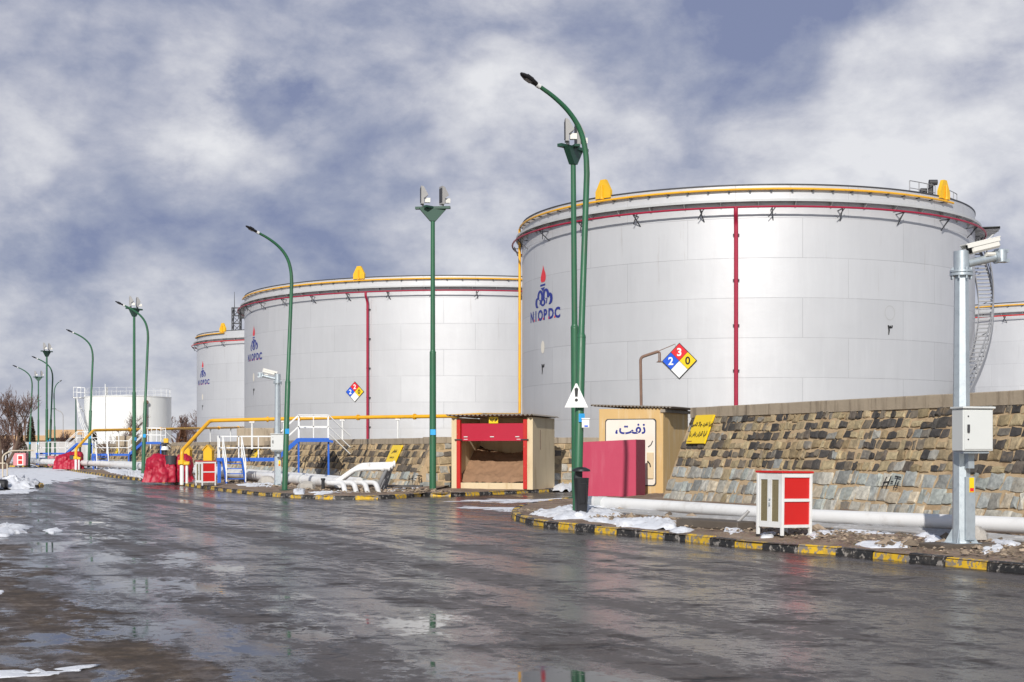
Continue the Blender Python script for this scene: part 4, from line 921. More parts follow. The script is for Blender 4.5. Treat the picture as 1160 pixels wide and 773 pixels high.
# ------------------------------------------------------------------ camera posts
def cctv(label, loc, cam_ang, mirror, rz):
    r = thing('camera_post', label, 'camera post', loc, rz, group=None)
    m = MB(); m.tube([(0, 0, .02), (0, 0, 1.9), (0, 0, 4.05)], [.135, .128, .106], 8); m.build('pole', GALV, r, smooth=0)
    m = MB(); m.box((0, 0, .015), (.44, .44, .03), bev=.006)
    m.build('base_plate', GALV, r, smooth=0)
    for k in range(4):
        a = radians(45 + 90 * k); e = Vector((cos(a), sin(a), 0)); tt = Vector((-sin(a), cos(a), 0)) * .008
        q = [e * .13 + Vector((0, 0, .03)), e * .25 + Vector((0, 0, .03)), e * .13 + Vector((0, 0, .24))]; m = MB(); m.add([p - tt for p in q] + [p + tt for p in q], [(0, 1, 2), (5, 4, 3), (0, 3, 4, 1), (1, 4, 5, 2), (2, 5, 3, 0)]); m.build('gusset', GALV, r, smooth=0)
    m = MB(); m.cyl((0, 0, 4.05), (0, 0, 4.09), .17, seg=20); m.cyl((0, 0, 4.10), (0, 0, 4.13), .17, seg=20)
    for k in range(8): a = 2 * pi * k / 8; m.cyl((.145 * cos(a), .145 * sin(a), 4.0), (.145 * cos(a), .145 * sin(a), 4.17), .014, seg=6)
    m.build('flange', GALV, r)
    m = MB(); m.tube([(0, 0, 4.13), (0, 0, 4.42)], .115, 16); m.build('top_tube', GALV, r, smooth=35)
    M = Matrix.Rotation(cam_ang, 3, 'Z')
    A = lambda x, y, z: M @ Vector((x, y, z))
    m = MB(); m.cyl(A(.1, 0, 4.24), A(.62, 0, 4.36), .062, seg=14); arm = m.build('arm', GALV, r)
    m = MB(); m.cyl(A(.56, 0, 4.345), A(.60, 0, 4.355), .10, seg=14); m.cyl(A(.68, 0, 4.28), A(.68, 0, 4.46), .085, seg=12); m.box(A(.68, 0, 4.30), (.2, .14, .05), M); m.box(A(.68, 0, 4.45), (.18, .12, .05), M); m.build('arm_joint', GALV, arm)
    m = MB(); m.cyl(A(.66, 0, 4.40), A(.38, -.06, 4.38), .035, seg=8); m.build('camera_bracket', CAMW, arm)
    Rc = M @ Matrix.Rotation(radians(13), 3, 'Y') if False else M @ Matrix.Rotation(radians(-14), 3, 'Y')
    c = A(.34, -.06, 4.50)
    prof = [(-.30, .085, .085), (.24, .085, .085), (.285, .06, .06)]
    m = MB(); m.box(c, (.50, .165, .15), Rc, bev=.03); m.box(c + Rc @ Vector((-.04, 0, .085)), (.60, .19, .02), Rc, bev=.008); m.box(c + Rc @ Vector((-.04, .088, .055)), (.56, .014, .06), Rc); m.box(c + Rc @ Vector((-.04, -.088, .055)), (.56, .014, .06), Rc); cb = m.build('camera_housing', CAMW, r, smooth=30)
    m = MB(); m.box(c + Rc @ Vector((-.252, 0, 0)), (.012, .13, .12), Rc); m.cyl(c + Rc @ Vector((-.262, 0, 0)), c + Rc @ Vector((-.25, 0, 0)), .045, seg=14); m.build('lens_window', SBLACK, cb, smooth=0)
    # control box hung on the pole
    bx, by = -.02, -.33
    m = MB(); m.box((bx, by, 1.72), (.50, .30, .62), bev=.008); m.box((bx, by - .01, 2.05), (.54, .36, .03), bev=.005); bxo = m.build('control_box', LTGREY, r, smooth=0)
    m = MB(); m.box((bx, by - .155, 1.72), (.455, .016, .57), bev=.004); m.build('box_door', LTGREY, bxo, smooth=0)
    m = MB(); m.box((bx - .17, by - .175, 1.74), (.035, .03, .12), bev=.006); m.build('door_lock', DARK, bxo, smooth=0); m = MB(); m.cyl((bx - .17, by - .17, 1.58), (bx - .17, by - .16, 1.58), .012, seg=8); m.build('door_screw', DARK, bxo, smooth=0); m = MB(); m.cyl((bx - .17, by - .17, 1.92), (bx - .17, by - .16, 1.92), .012, seg=8); m.build('door_screw', DARK, bxo, smooth=0)
    m = MB(); m.box((bx, by + .02, 1.39), (.42, .26, .03)); m.box((.02, -.19, 1.28), (.10, .10, .26)); m.build('box_bracket', GALV, r, smooth=0)
    m = MB(); m.box((.07, -.168, .90), (.075, .012, .22)); hs = m.build('hazard_sticker', SIGNY, r, smooth=0)
    m = MB(); m.box((.07, -.176, .83), (.06, .006, .05)); m.build('sticker_band', SREDP, hs, smooth=0)
    m = MB(); m.box((.055, -.145, .55), (.16, .04, .95), bev=.004); m.build('pole_hatch', GALV, r, smooth=0)
    return r
pC = P(1089, HZ, 21.3); pC.z = .20
cctv('tall galvanised camera post in the right foreground with pale grey control box', pC, radians(0), False, radians(14))
pC2 = P(314.5, HZ, 55.8); pC2.z = .16
c2 = cctv('small distant galvanised camera post among the blue stairs with grey box', pC2, radians(178), False, radians(10))
m = MB(); m.box((0, 0, .03), (.98, .62, .22), Matrix.Rotation(radians(20), 3, 'Z'), bev=.015)
tag(m.build('concrete_footing', DKCONC, smooth=0), 'dark wet concrete slab under the right camera post', 'footing').location = (pC.x - .05, pC.y, .085)

# ------------------------------------------------------------------ pump cabinets
def cabinet(label, group):
    r = thing('pump_cabinet', label, 'cabinet', group=group)
    w, d, h0, h1 = .62, .62, .16, 1.05
    for x in (-w / 2, w / 2):
        for y in (-d / 2, d / 2):
            m = MB(); m.box((x, y, h1 / 2), (.05, .05, h1), bev=.004); m.build('leg', WHITE, r, smooth=0)
    for y in (-d / 2, d / 2):
        for z, t_ in ((h0, .05), (.60, .05), (h1 - .03, .07)): m = MB(); m.box((0, y, z), (w - .05, .04, t_)); m.build('frame_rail', WHITE, r, smooth=0)
    for x in (-w / 2, w / 2):
        for z, t_ in ((h0, .05), (h1 - .03, .07)): m = MB(); m.box((x, 0, z), (.04, d - .05, t_)); m.build('frame_rail', WHITE, r, smooth=0)
    for y in (-d / 2 + .008, d / 2 - .008):
        for z0, z1 in ((h0 + .026, .574), (.626, h1 - .066)):
            m = MB(); m.box((0, y, (z0 + z1) / 2), (w - .052, .012, z1 - z0)); m.build('side_panel', RED, r, smooth=0)
    m = MB(); m.box((w / 2 - .01, 0, .6), (.012, d - .052, h1 - .27)); m.build('back_panel', RED, r, smooth=0)
    m = MB(); m.box((0, 0, h0), (w - .05, d - .05, .02)); m.build('floor', DARK, r, smooth=0)
    for s in (-1, 1):
        m = MB(); yc = s * (d / 4 - .012); dw = d / 2 - .03; hh = h1 - .24; zc = (h0 + .03 + h1 - .06) / 2
        for yy in (-1, 1): m.box((-w / 2 - .004, yc + yy * (dw / 2 - .025), zc), (.03, .05, hh))
        for zz in (-1, 1): m.box((-w / 2 - .004, yc, zc + zz * (hh / 2 - .025)), (.03, dw - .10, .05))
        do = m.build('door', WHITE, r, smooth=0)
        m = MB(); m.box((-w / 2, yc, zc), (.012, dw - .10, hh - .10)); m.build('door_pane', TINT, do, smooth=0)
        if s < 0: m = MB(); m.cyl((-w / 2 - .045, yc + dw / 2 - .02, zc + .02), (-w / 2 - .02, yc + dw / 2 - .02, zc + .02), .014, seg=8); m.box((-w / 2 - .04, yc + dw / 2 - .02, zc - .06), (.02, .02, .05)); m.build('door_handle', GALV, do, smooth=0)
    m = MB(); m.box((0, 0, h1 + .025), (w + .08, d + .08, .035), bev=.004); m.build('roof', RED, r, smooth=0)
    return r
GC = 'white framed cabinets with red panels'
cb1 = cabinet('white framed red panelled cabinet with glazed doors, before the right white pipe', GC)
p = P(888, HZ, 24.2); p.z = .17; cb1.location = p; cb1.rotation_euler = (0, radians(.8), radians(30)); cb1.scale = (1.0, 1.0, 1.0)
p = P(233, HZ, 57.3); p.z = .14; copy_tree(cb1, p, radians(38), 'small distant red and white cabinet between the red covered pump and blue stairs', scale=.92)
m = MB(); pk = P(24, HZ, 124); root = thing('cabinet', 'pink cabinet with two red squares at the far left', 'cabinet', (pk.x, pk.y, .13))
m.box((0, 0, .55), (1.1, .9, 1.1), bev=.02); m.build('body', PINK, root, smooth=0)
m = MB(); m.box((0.08, -.46, .5), (.55, .03, .95)); fr = m.build('frame_panel', WHITE, root, smooth=0)
for z in (.30, .70): m = MB(); m.box((.08, -.485, z), (.34, .03, .3)); m.build('red_square', RED, root, smooth=0)
m = MB(); pk = P(60.5, HZ, 121); root = thing('cabinet', 'plain pink box beside the farther red covered pump', 'cabinet', (pk.x, pk.y, .13)); m.box((0, 0, .42), (.75, .7, .84), bev=.02); m.build('body', PINK, root, smooth=0); m = MB(); m.box((0, 0, .86), (.8, .75, .04)); m.build('lid', PINK, root, smooth=0)

# ------------------------------------------------------------------ sand shed and kerosene booth
def corrugated(m, x0, x1, y0, y1, zf, amp=.03, wave=.17, th=.012, along='y'):
    n = int((x1 - x0) / wave * 6); vs = []
    for i in range(n + 1):
        x = x0 + (x1 - x0) * i / n; dz = amp * sin(2 * pi * x / wave)
        for y in (y0, y1):
            for t_ in (0, th): vs.append((x, y, zf(x, y) + dz + t_))
    fs = []
    for i in range(n):
        a, b = i * 4, i * 4 + 4; fs += [(a, b, b + 2, a + 2), (a + 1, a + 3, b + 3, b + 1), (a, a + 1, b + 1, b), (a + 2, b + 2, b + 3, a + 3)]
    m.add(vs, fs)
SD = 53.2; ps = P(511.5, HZ, SD); ps.z = .12
root = thing('sand_shed', 'open cream shed with red posts, red hatch and a sand heap inside', 'shed', ps, radians(-19))
w, d, h = 3.22, 2.7, 2.78; ti = .22
m = MB(); m.box((ti / 2, d / 2, h / 2 - .05), (ti, d, h - .1)); m.build('side_wall', CREAM, root, smooth=0)
m = MB(); m.box((w - ti / 2, d / 2, h / 2 - .05), (ti, d, h - .1)); m.build('side_wall', CREAM, root, smooth=0)
m = MB(); m.box((w / 2, d - .1, h / 2 - .03), (w - 2 * ti, .2, h - .02)); m.build('back_wall', CREAM, root, smooth=0)
m = MB(); m.box((w / 2, .12, .12), (w - 2 * ti, .18, .24)); m.build('sill', CREAM, root, smooth=0)
for x in (ti + .07, w - ti - .07): m = MB(); m.box((x, .03, h / 2 - .08), (.15, .15, h - .2), bev=.008); m.build('post', mat('post_red', (.50, .018, .012), .45, var=.15, chips=(.3, .2, .15), chipamt=.1), root, smooth=0)
m = MB(); m.box((w / 2, .10, h - .63), (w - 2 * ti - .30, .05, .62), bev=.006); m.bar((ti + .14, .06, h - .95), (w - ti - .14, .06, h - .95), .05, .05); ht = m.build('hatch', mat('hatch_red', (.44, .015, .04), .35, var=.06), root, smooth=0)
for x, z in ((.55, .82), (1.6, .82), (2.6, .82), (.55, .92), (2.65, .92)): m = MB(); m.box((x, .06, h - z), (.15, .03, .033)); m.build('hatch_clip', LTGREY, ht, smooth=0)
for x in (ti + .08, w - ti - .08): m = MB(); m.cyl((x - .15, -.06, h - .93), (x + .15, -.06, h - .93), .025, seg=6); m.build('hinge_pin', DARK, root)
m = MB(); m.box((w / 2 + .05, .06, h - .20), (.36, .03, .24)); sg = m.build('small_sign', SIGNY, root, smooth=0)
m = MB(); 
for k in range(5): m.box((w / 2 - .06 + k * .06, .043, h - .2 + .02 * (-1) ** k), (.04, .006, .08))
m.build('sign_marks', SBLACK, sg, smooth=0)
m = MB(); corrugated(m, -.12, w + .14, -.28, d + .18, lambda x, y: h - .02 + .0 * y - .03 * (y > 1)); m.build('roof', CORR, root, smooth=60)
m = MB(); vs = []; nx, ny = 56, 40
for i in range(nx + 1):
    for k in range(ny + 1):
        x = ti + (w - 2 * ti) * i / nx; y = .2 + (d - .42) * k / ny; u = k / ny
        z = .26 + .10 * min(1, u * 8) + .95 * min(1, u * 1.35) ** 1.25 + .22 * abs(i / nx - .5) * 2 * u + .07 * MN.noise(Vector((x * 2, y * 2, 0))) + .06 * MN.noise(Vector((x * 6, y * 6, 3))) + .03 * MN.noise(Vector((x * 15, y * 15, 3)))
        vs.append((x, y, z))
m.add(vs, [(i * (ny + 1) + k, (i + 1) * (ny + 1) + k, (i + 1) * (ny + 1) + k + 1, i * (ny + 1) + k + 1) for i in range(nx) for k in range(ny)])
o = m.build('sand_heap', SAND, None, smooth=180); o.location = ps; o.rotation_euler = (0, 0, radians(-19)); tag(o, 'brown sand heap filling the open shed', 'sand heap')
m = MB(); m.box((w + .004, .9, 1.85), (.012, .035, .75)); m.build('rebar_handle', RUST, root, smooth=0)
m = MB()
tp = []
for i in range(41):
    x = ti + (w - 2 * ti) * i / 40; tp.append((x, d - .205, 1.62 - .34 * sin(pi * i / 40) + .05 * MN.noise(Vector((x * 3, 0, 0)))))
lo = [(x, y, z - .22 - .04 * MN.noise(Vector((x * 4, 2, 0)))) for x, y, z in tp]
m.add(tp + lo + [(x, y - .02, z) for x, y, z in tp] + [(x, y - .02, z) for x, y, z in lo], [(82 + i, 83 + i, 124 + i, 123 + i) for i in range(40)] + [(i, i + 1, 83 + i, 82 + i) for i in range(40)])
m.build('plastic_sheet', BLACK, root, smooth=0)

BD = 46.5; pb = P(678.5, HZ, BD); pb.z = .14
root = thing('kerosene_booth', 'ochre plaster booth with a white lettered panel at the end of the right stone wall', 'booth', pb, radians(-25))
w, d, h = 2.22, 2.6, 2.86
m = MB(); m.box((w / 2, d / 2, h / 2 - .03), (w, d, h - .06), bev=.012); m.build('walls', OCHRE, root, smooth=0)
rr = []
for cx, cz, a0 in ((w - .36, 2.34, 0), (.36, 2.34, 90), (.36, .42, 180), (w - .36, .42, 270)):
    rr += [(cx + .1 * cos(radians(a0 + 15 * k)), cz + .1 * sin(radians(a0 + 15 * k))) for k in range(7)]
cx0, cz0 = w / 2, 1.38
m = MB(); m.prism([(cx0 + (x - cx0) * 1.04, cz0 + (z - cz0) * 1.03) for x, z in rr], -.02, .02); m.build('panel_border', DARK, root, smooth=0)
m = MB(); m.prism(rr, -.032, .01); pn = m.build('white_panel', PANELW, root, smooth=0)
m = MB(); put_text(m, '\u060c\ufe96\ufed4\ufee7', lambda x, y: Vector((w * .50 + x, -.038, 2.14 + y)), .50, .010); m.build('lettering', NAVY, pn, smooth=0, recalc=False)
m = MB(); m.box((w - .42, -.05, .95), (.22, .06, .85), bev=.01); m.build('meter_box', CREAM, root, smooth=0)
m = MB(); ribbon(m, [(w - .50, 1.55), (w - .40, 1.62), (w - .34, 1.75)], .03, lambda x, y: Vector((x, -.04, y))); m.build('stain', SBLACK, root, smooth=0, recalc=False); m = MB(); ribbon(m, [(w - .5, 1.1), (w - .42, 1.0), (w - .40, .9)], .04, lambda x, y: Vector((x, -.09, y))); m.build('stain', SBLACK, root, smooth=0, recalc=False)
m = MB(); corrugated(m, -.25, w + .35, -.12, d + .2, lambda x, y: h + .05 - .035 * x + .0 * y, wave=.12); m.build('roof', CORR, root, smooth=60)
m = MB(); m.box((w + .0, d / 2, h - .14), (.16, d + .1, .1)); m.build('roof_beam', CORR, root, smooth=0)

pr = P(657.5, HZ, 44.0); pr.z = .12
root = thing('red_metal_screen', 'faded pinkish red sheet metal box hiding the lower part of the ochre booth', 'metal box', pr, radians(-20))
m = MB(); m.add([(0, 0, 0), (1.78, 0, 0), (1.78, 0, 1.80), (0, 0, 1.72), (0, 1.1, 0), (1.78, 1.1, 0), (1.78, 1.1, 1.80), (0, 1.1, 1.72)], [(0, 1, 2, 3), (5, 4, 7, 6), (1, 5, 6, 2), (4, 0, 3, 7), (3, 2, 6, 7)]); m.build('sheet_body', PINKRED, root, smooth=0)
m = MB(); m.box((1.787, .55, .9), (.012, 1.09, 1.78)); m.build('end_shade', mat('shaded_red_sheet', (.28, .004, .03), .5, var=.15), root, smooth=0)  # sheet laid over the box end, darker red paints its shaded side
# safety shower behind the booth
p = P(728, HZ, 52.5); p.z = .1
root = thing('safety_shower', 'rusty bent shower pipe with a hanging head, rising behind the ochre booth', 'safety shower', p)
tp = P(725.5, 405, 52.5).z - .1
m = MB(); m.tube(arc_path([(0, 0, 0), (-.08, 0, tp), (.58, .1, tp + .22)], .14), .055, 10); m.build('pipe', RUST, root)
m = MB(); m.tube(arc_path([(.56, .1, tp + .21), (.66, .1, tp + .20), (.66, .1, tp - .12)], .08), .03, 8); m.tube([(.60, .1, tp + .2), (.60, .1, tp - .12)], .015, 6); m.cyl((.64, .1, tp - .18), (.64, .1, tp - .12), .13, .05, 14); m.build('shower_head', RUST, root)
m = MB(); m.tube([(.5, .1, tp + .2), (1.22, .1, tp + .50), (1.27, .1, tp + .20)], .014, 6); m.build('pull_rod', RUST, root)

# ------------------------------------------------------------------ things on the nearest lamp: warning sign, white box, litter bin
lp = proto.location
p = Vector((lp.x - .02, lp.y - .165, 0))
zt, zb_ = P(0, 435, lp.y).z, P(0, 462, lp.y).z
root = thing('warning_sign', 'white triangular sign with a black exclamation mark on the green lamp', 'sign', (p.x, p.y, zb_))
hh = zt - zb_; hw = hh * .49
m = MB(); m.prism([(-hw, 0), (hw, 0), (hw * .06, hh), (-hw * .06, hh)], -.012, .012); m.build('plate', SWHITE, root, smooth=0)
m = MB(); m.prism([(-.028, .24), (.028, .24), (.042, .42), (.0, .45), (-.042, .42)], -.018, -.0125); m.prism([(.036 * cos(k * pi / 6), .165 + .036 * sin(k * pi / 6)) for k in range(12)], -.018, -.0125); m.build('exclamation_mark', SBLACK, root, smooth=0)
m = MB(); m.box((0, .02, .25), (.12, .03, .05)); m.build('clamp', GALV, root, smooth=0)
root = thing('junction_box', 'small white box with a blue mark strapped to the green lamp', 'junction box', (lp.x + .19, lp.y - .1, P(0, 486, lp.y).z))
m = MB(); m.box((0, 0, .13), (.17, .12, .22), bev=.01); m.box((0, -.005, .225), (.19, .15, .03), bev=.006); m.build('case', WHITE, root, smooth=0)
m = MB(); m.box((.01, -.063, .06), (.08, .008, .035)); m.build('blue_label', SBLUE, root, smooth=0)
zb_ = P(0, 579, lp.y).z
root = thing('litter_bin', 'black plastic litter bin with a domed lid hung on the green lamp', 'litter bin', (lp.x + .085, lp.y - .30, zb_), radians(12))
m = MB()
n = 20; prof = [(.115, .0), (.13, .02), (.165, .72), (.175, .74), (.165, .75), (.15, .74), (.12, .05)]
vs = []
for rr_, z in prof:
    for k in range(n):
        a = 2 * pi * k / n; c_, s_ = cos(a), sin(a); q = (abs(c_) ** 4 + abs(s_) ** 4) ** -.25; vs.append((rr_ * q * c_ * .95, rr_ * q * s_ * .85, z))
m.add(vs, [(i * n + k, i * n + (k + 1) % n, (i + 1) * n + (k + 1) % n, (i + 1) * n + k) for i in range(len(prof) - 1) for k in range(n)] + [tuple(range(n))[::-1], tuple((len(prof) - 1) * n + k for k in range(n))]); m.build('bin_body', BLACK, root, smooth=35)
m = MB()
for x in (-.08, .08): m.box((x, -.128, .40), (.012, .02, .46))
m.box((0, -.135, .63), (.17, .02, .02)); m.box((0, -.128, .17), (.17, .02, .012)); m.build('bin_rib', BLACK, root, smooth=0)
m = MB(); m.ring([(.001, .995), (.10, .985), (.19, .94), (.205, .90), (.195, .895), (.001, .90)], 20, close=False); m.build('lid', BLACK, root)
m = MB(); m.box((-.04, .09, .82), (.16, .08, .2)); m.box((-.05, .16, .45), (.1, .08, .9)); m.build('lid_bracket', DARK, root, smooth=0)

# ------------------------------------------------------------------ pipes along the verges
def pipe_thing(name, label, cat, pts, r, mt, bend=.4, seg=16, sup=None, flanges=(), group=None):
    o0 = Vector((pts[0][0], pts[0][1], 0)); root = thing(name, label, cat, o0, group=group)
    L = [Vector(p) - o0 for p in pts]; m = MB(); m.tube(arc_path(L, bend, 6), r, seg); m.build('pipe', mt, root)
    for f in flanges:
        k, u = f; c = L[k].lerp(L[k + 1], u); d = (L[k + 1] - L[k]).normalized(); m = MB(); m.cyl(c - d * .14, c + d * .14, r * 1.06, seg=seg); m.build('pipe_sleeve', LTGREY, root)
    if sup:
        for k, u in sup:
            c = L[k].lerp(L[k + 1], u); m = MB(); m.box((c.x, c.y, (c.z - r) / 2 + .02), (.22, .35, max(c.z - r - .02, .05)), bev=.01); m.build('pipe_saddle', DKCONC, root, smooth=0)
    return root
q0, q1 = P(1200, 594, 22.4), P(652, 566.5, 34.4)
a0 = Vector((9.6, 20.6, .40)); a1 = Vector((8.3, 23.1, .385)); a2 = Vector((5.75, 27.0, .345)); a3 = Vector((3.7, 31.0, .35)); a4 = Vector((1.75, 34.2, .36)); a5 = Vector((1.50, 34.5, .1))
pipe_thing('pipeline', 'thick white pipeline in front of the right stone wall', 'pipeline', [a0 + (a0 - a1) * 2, a1, a2, a3, a4, a5], .14, WHITEPIPE, .35, 20, sup=[(0, .85), (1, .35), (1, .8), (2, .5), (3, .5)], flanges=[(3, .8)])
for i, (off, rr_, lab) in enumerate((((-.42, -.15), .045, 'first thin grey pipe lying on gravel, nearest the road, before the right pipeline'), ((-.62, -.22), .03, 'second thin grey pipe lying on gravel before the right pipeline'), ((-.25, -.1), .05, 'thin grey pipe lying tight against the right white pipeline'))):
    pts = []
    for k in range(14):
        u = k / 13; b = a0.lerp(a4, u); b = (a0.lerp(a1, u * 6) if u < 1 / 6 else b); b = b + Vector((off[0], off[1], 0)); b.z = .21 + .02 * sin(k * 1.7 + i); b.x += .06 * sin(k * 1.1 + i * 2); pts.append(b)
    o0 = pts[0].copy(); o0.z = 0; m = MB(); m.tube([p_ - o0 for p_ in pts], rr_, 8); ob = m.build('small_pipe', mat('grey_small_pipe', (.36, .35, .34), .6, var=.3, dirt=(.7, .7, .7), damt=.6), None); ob.location = o0; tag(ob, lab, 'small pipe')
# bent conduit by the cabinet, dark slab, stones under the pipe
p = P(830, HZ, 26.2); p.z = .15; r_ = thing('conduit', 'bent grey conduit sticking up left of the red cabinet', 'conduit', p); m = MB(); m.tube(arc_path([(0, 0, 0), (.08, 0, .12), (.30, 0, .34)], .1), .03, 8); m.build('conduit_tube', GREYP, r_)
p = P(810, HZ, 26.6); m = MB(); m.box((0, 0, .06), (1.6, .5, .16), Matrix.Rotation(radians(-52), 3, 'Z'), bev=.02); o = m.build('concrete_slab', DKCONC, smooth=0); o.location = (p.x, p.y, .16); tag(o, 'low dark concrete slab left of the red cabinet', 'slab')
def rock(name, label, px, D, s, mt, z=.14, seed=0, sy=.8, sz=.6):
    r = random.Random(seed); m = MB(); n1, n2 = 9, 6; vs = []
    for i in range(n2 + 1):
        for k in range(n1):
            th = pi * i / n2; ph = 2 * pi * k / n1; q = Vector((sin(th) * cos(ph), sin(th) * sin(ph) * sy, cos(th) * sz)); q *= s * (1 + .35 * MN.noise(q * 1.8 + Vector((seed * 3.1, 0, 0)))); vs.append(q)
    m.add(vs, [(i * n1 + k, i * n1 + (k + 1) % n1, (i + 1) * n1 + (k + 1) % n1, (i + 1) * n1 + k) for i in range(n2) for k in range(n1)])
    o = m.build(name, mt, smooth=30); p = P(px, HZ, D); o.location = (p.x, p.y, z + s * sz * .5); tag(o, label, 'rock')
ROCK = mat('pale_rock', (.42, .39, .35), .9, var=.3, scale=4, bump=.5)
rock('boulder', 'pale rounded stone under the right pipeline, near the litter bin', 688, 33.6, .30, ROCK, seed=1); rock('boulder', 'grey angular stone at the foot of the right camera post', 1103, 22.6, .24, ROCK, seed=2, z=.2)
rock('boulder', 'small snow white lump in front of the litter bin', 655, 30.6, .14, SNOW, seed=3, z=.14); rock('boulder', 'pale boulder on the verge behind the small camera post', 303, 58.5, .42, ROCK, seed=4); rock('boulder', 'pale boulder under the left pipeline, right of the green lamp', 347, 51.5, .35, ROCK, seed=5)
# left pipeline and its manifold
b = [Vector((-40, 118, .6)), Vector((-27.5, 97, .55)), Vector((-19.2, 80.5, .5)), Vector((-10.4, 60.2, .42)), Vector((-6.3, 51.2, .40))]
pipe_thing('pipeline', 'long white pipeline along the left verge under the blue platforms', 'pipeline', b, .20, WHITEPIPE, .5, 16, sup=[(1, .5), (2, .3), (2, .75), (3, .35), (3, .75)], flanges=[(3, .55)])
pipe_thing('pipeline', 'slimmer white pipeline against the foot of the left stone wall', 'pipeline', [q + Vector((1.1, .6, .05)) for q in b[:-1]] + [Vector((-5.6, 51.8, .45))], .14, WHITEPIPE, .5, 12, sup=[(2, .5), (3, .5)])
root = thing('pipe_manifold', 'cluster of white bent pipes rising at the corner of the left stone wall', 'pipe manifold', (-5.6, 48.6, 0))
O = Vector((-5.6, 48.6, 0))
for i in range(3):
    dy = .42 * i; m = MB()
    z1_ = .93 + .06 * i
    m.tube(arc_path([Vector((-.95 - .12 * i, 2.0 + dy, .42)), Vector((-.62 + .02 * i, .9 + dy, .42)), Vector((.12 + .05 * i, .7 + dy, z1_)), Vector((1.32 + .06 * i, .8 + dy, z1_ + .04))], .16, 5), .085, 14); m.cyl((1.26 + .06 * i, .795 + dy, z1_ + .037), (1.33 + .06 * i, .80 + dy, z1_ + .04), .12, seg=14); m.build('riser_pipe', WHITEPIPE, root)
    m = MB(); m.tube([Vector((1.20 + .06 * i, .8 + dy, z1_ - .03)), Vector((.82 + .1 * i, 1.0 + dy, .1))], .07, 12); m.build('drop_pipe', mat('shaded_pipe_grey', (.22, .22, .225), .5, var=.3), root)  # these legs hang in shadow, the shade is put into the grey
    if i == 0: m = MB(); m.cyl((1.02, .77, z1_ + .03), (1.12, .78, z1_ + .03), .12, seg=14); m.cyl((.6, .74, z1_ + .1), (.6, .74, z1_ + .2), .05, seg=8); m.build('pipe_flange', WHITEPIPE, root)
for i in range(4):
    x = -.28 + i * .38; m = MB(); m.tube(arc_path([Vector((x - .55, .9, .44)), Vector((x + .04, .15, .46)), Vector((x + .22, -.55, .10))], .28, 7), .088, 14); m.build('elbow_pipe', WHITEPIPE, root)
m = MB(); m.box((0, 0, .0), (2.0, .5, .05)); o = m.build('steel_plate', DARK, smooth=0); o.location = (-4.2, 50.6, .30); tag(o, 'dark steel plate propped behind the white bent pipes', 'steel plate')
m = MB(); m.cyl((0, 0, 0), (0, 0, .45), .06, seg=10); m.cyl((0, 0, .40), (0, 0, .47), .08, seg=10); o = m.build('bollard', BLACK); o.location = G(366, 557, .12); tag(o, 'short black post standing before the left white pipeline', 'post')
# yellow foam lines on the wall
def yellow_line(label, pts, posts, r=.085):
    o0 = Vector((pts[0][0], pts[0][1], 0)); root = thing('foam_pipeline', label, 'pipeline', o0); L = [Vector(p) - o0 for p in pts]
    m = MB(); m.tube(arc_path(L, .18, 5), r, 12); m.build('pipe', ORANGEY, root)
    for k, u in posts: c = L[k].lerp(L[k + 1], u); m = MB(); m.cyl((c.x, c.y, 1.6), (c.x, c.y, c.z - r), .05, seg=8); m.box((c.x, c.y, c.z - r - .03), (.24, .16, .06)); m.build('support_post', WHITE, root)
    m = MB()
    for k, u in posts: c = L[k].lerp(L[k + 1], min(u + .13, .97)); d = (L[k + 1] - L[k]).normalized(); m.cyl(c - d * .04, c + d * .04, r * 1.55, seg=12)
    m.build('pipe_flange', ORANGEY, root)
    m = MB(); c = L[0]; m.cyl(c - Vector((0, 0, .05)), c + Vector((0, 0, .12)), .17, seg=12); m.box(c + Vector((.1, 0, -.02)), (.5, .24, .16), bev=.03); m.build('valve_head', YELLOW, root)
    m = MB(); m.cyl((c.x, c.y, .05), (c.x, c.y, c.z - .05), .09, seg=10); m.cyl((c.x + .22, c.y, .05), (c.x + .22, c.y, c.z - .1), .06, seg=8); m.build('stand_pipe', WHITE, root)
    return root
e1 = Vector((RC[0] + (R1 + .16) * cos(aL + .015), RC[1] + (R1 + .16) * sin(aL + .015), 0))
yellow_line('yellow pipe running along the left wall from the nearer red covered pump', [P(206, 524.5, 62), P(206, 511, 62), P(238, 476.7, 65), P(372, 473.5, 66.5), P(515, 471.5, 61.5), P(544, 470, 62.5), Vector((e1.x, e1.y, P(0, 469.5, e1.y).z)), Vector((e1.x, e1.y, 4.6))], [(2, .35), (2, .62), (3, .12), (3, .57)])
yellow_line('farther yellow pipe rising from the second red covered pump towards the far tank', [P(86, 519, 100), P(86, 509, 100), P(106, 487.6, 103), P(196, 486, 112), P(272, 484.4, 140), P(276, 484.4, 150)], [(2, .3), (2, .7), (3, .5), (3, .83)], r=.10)

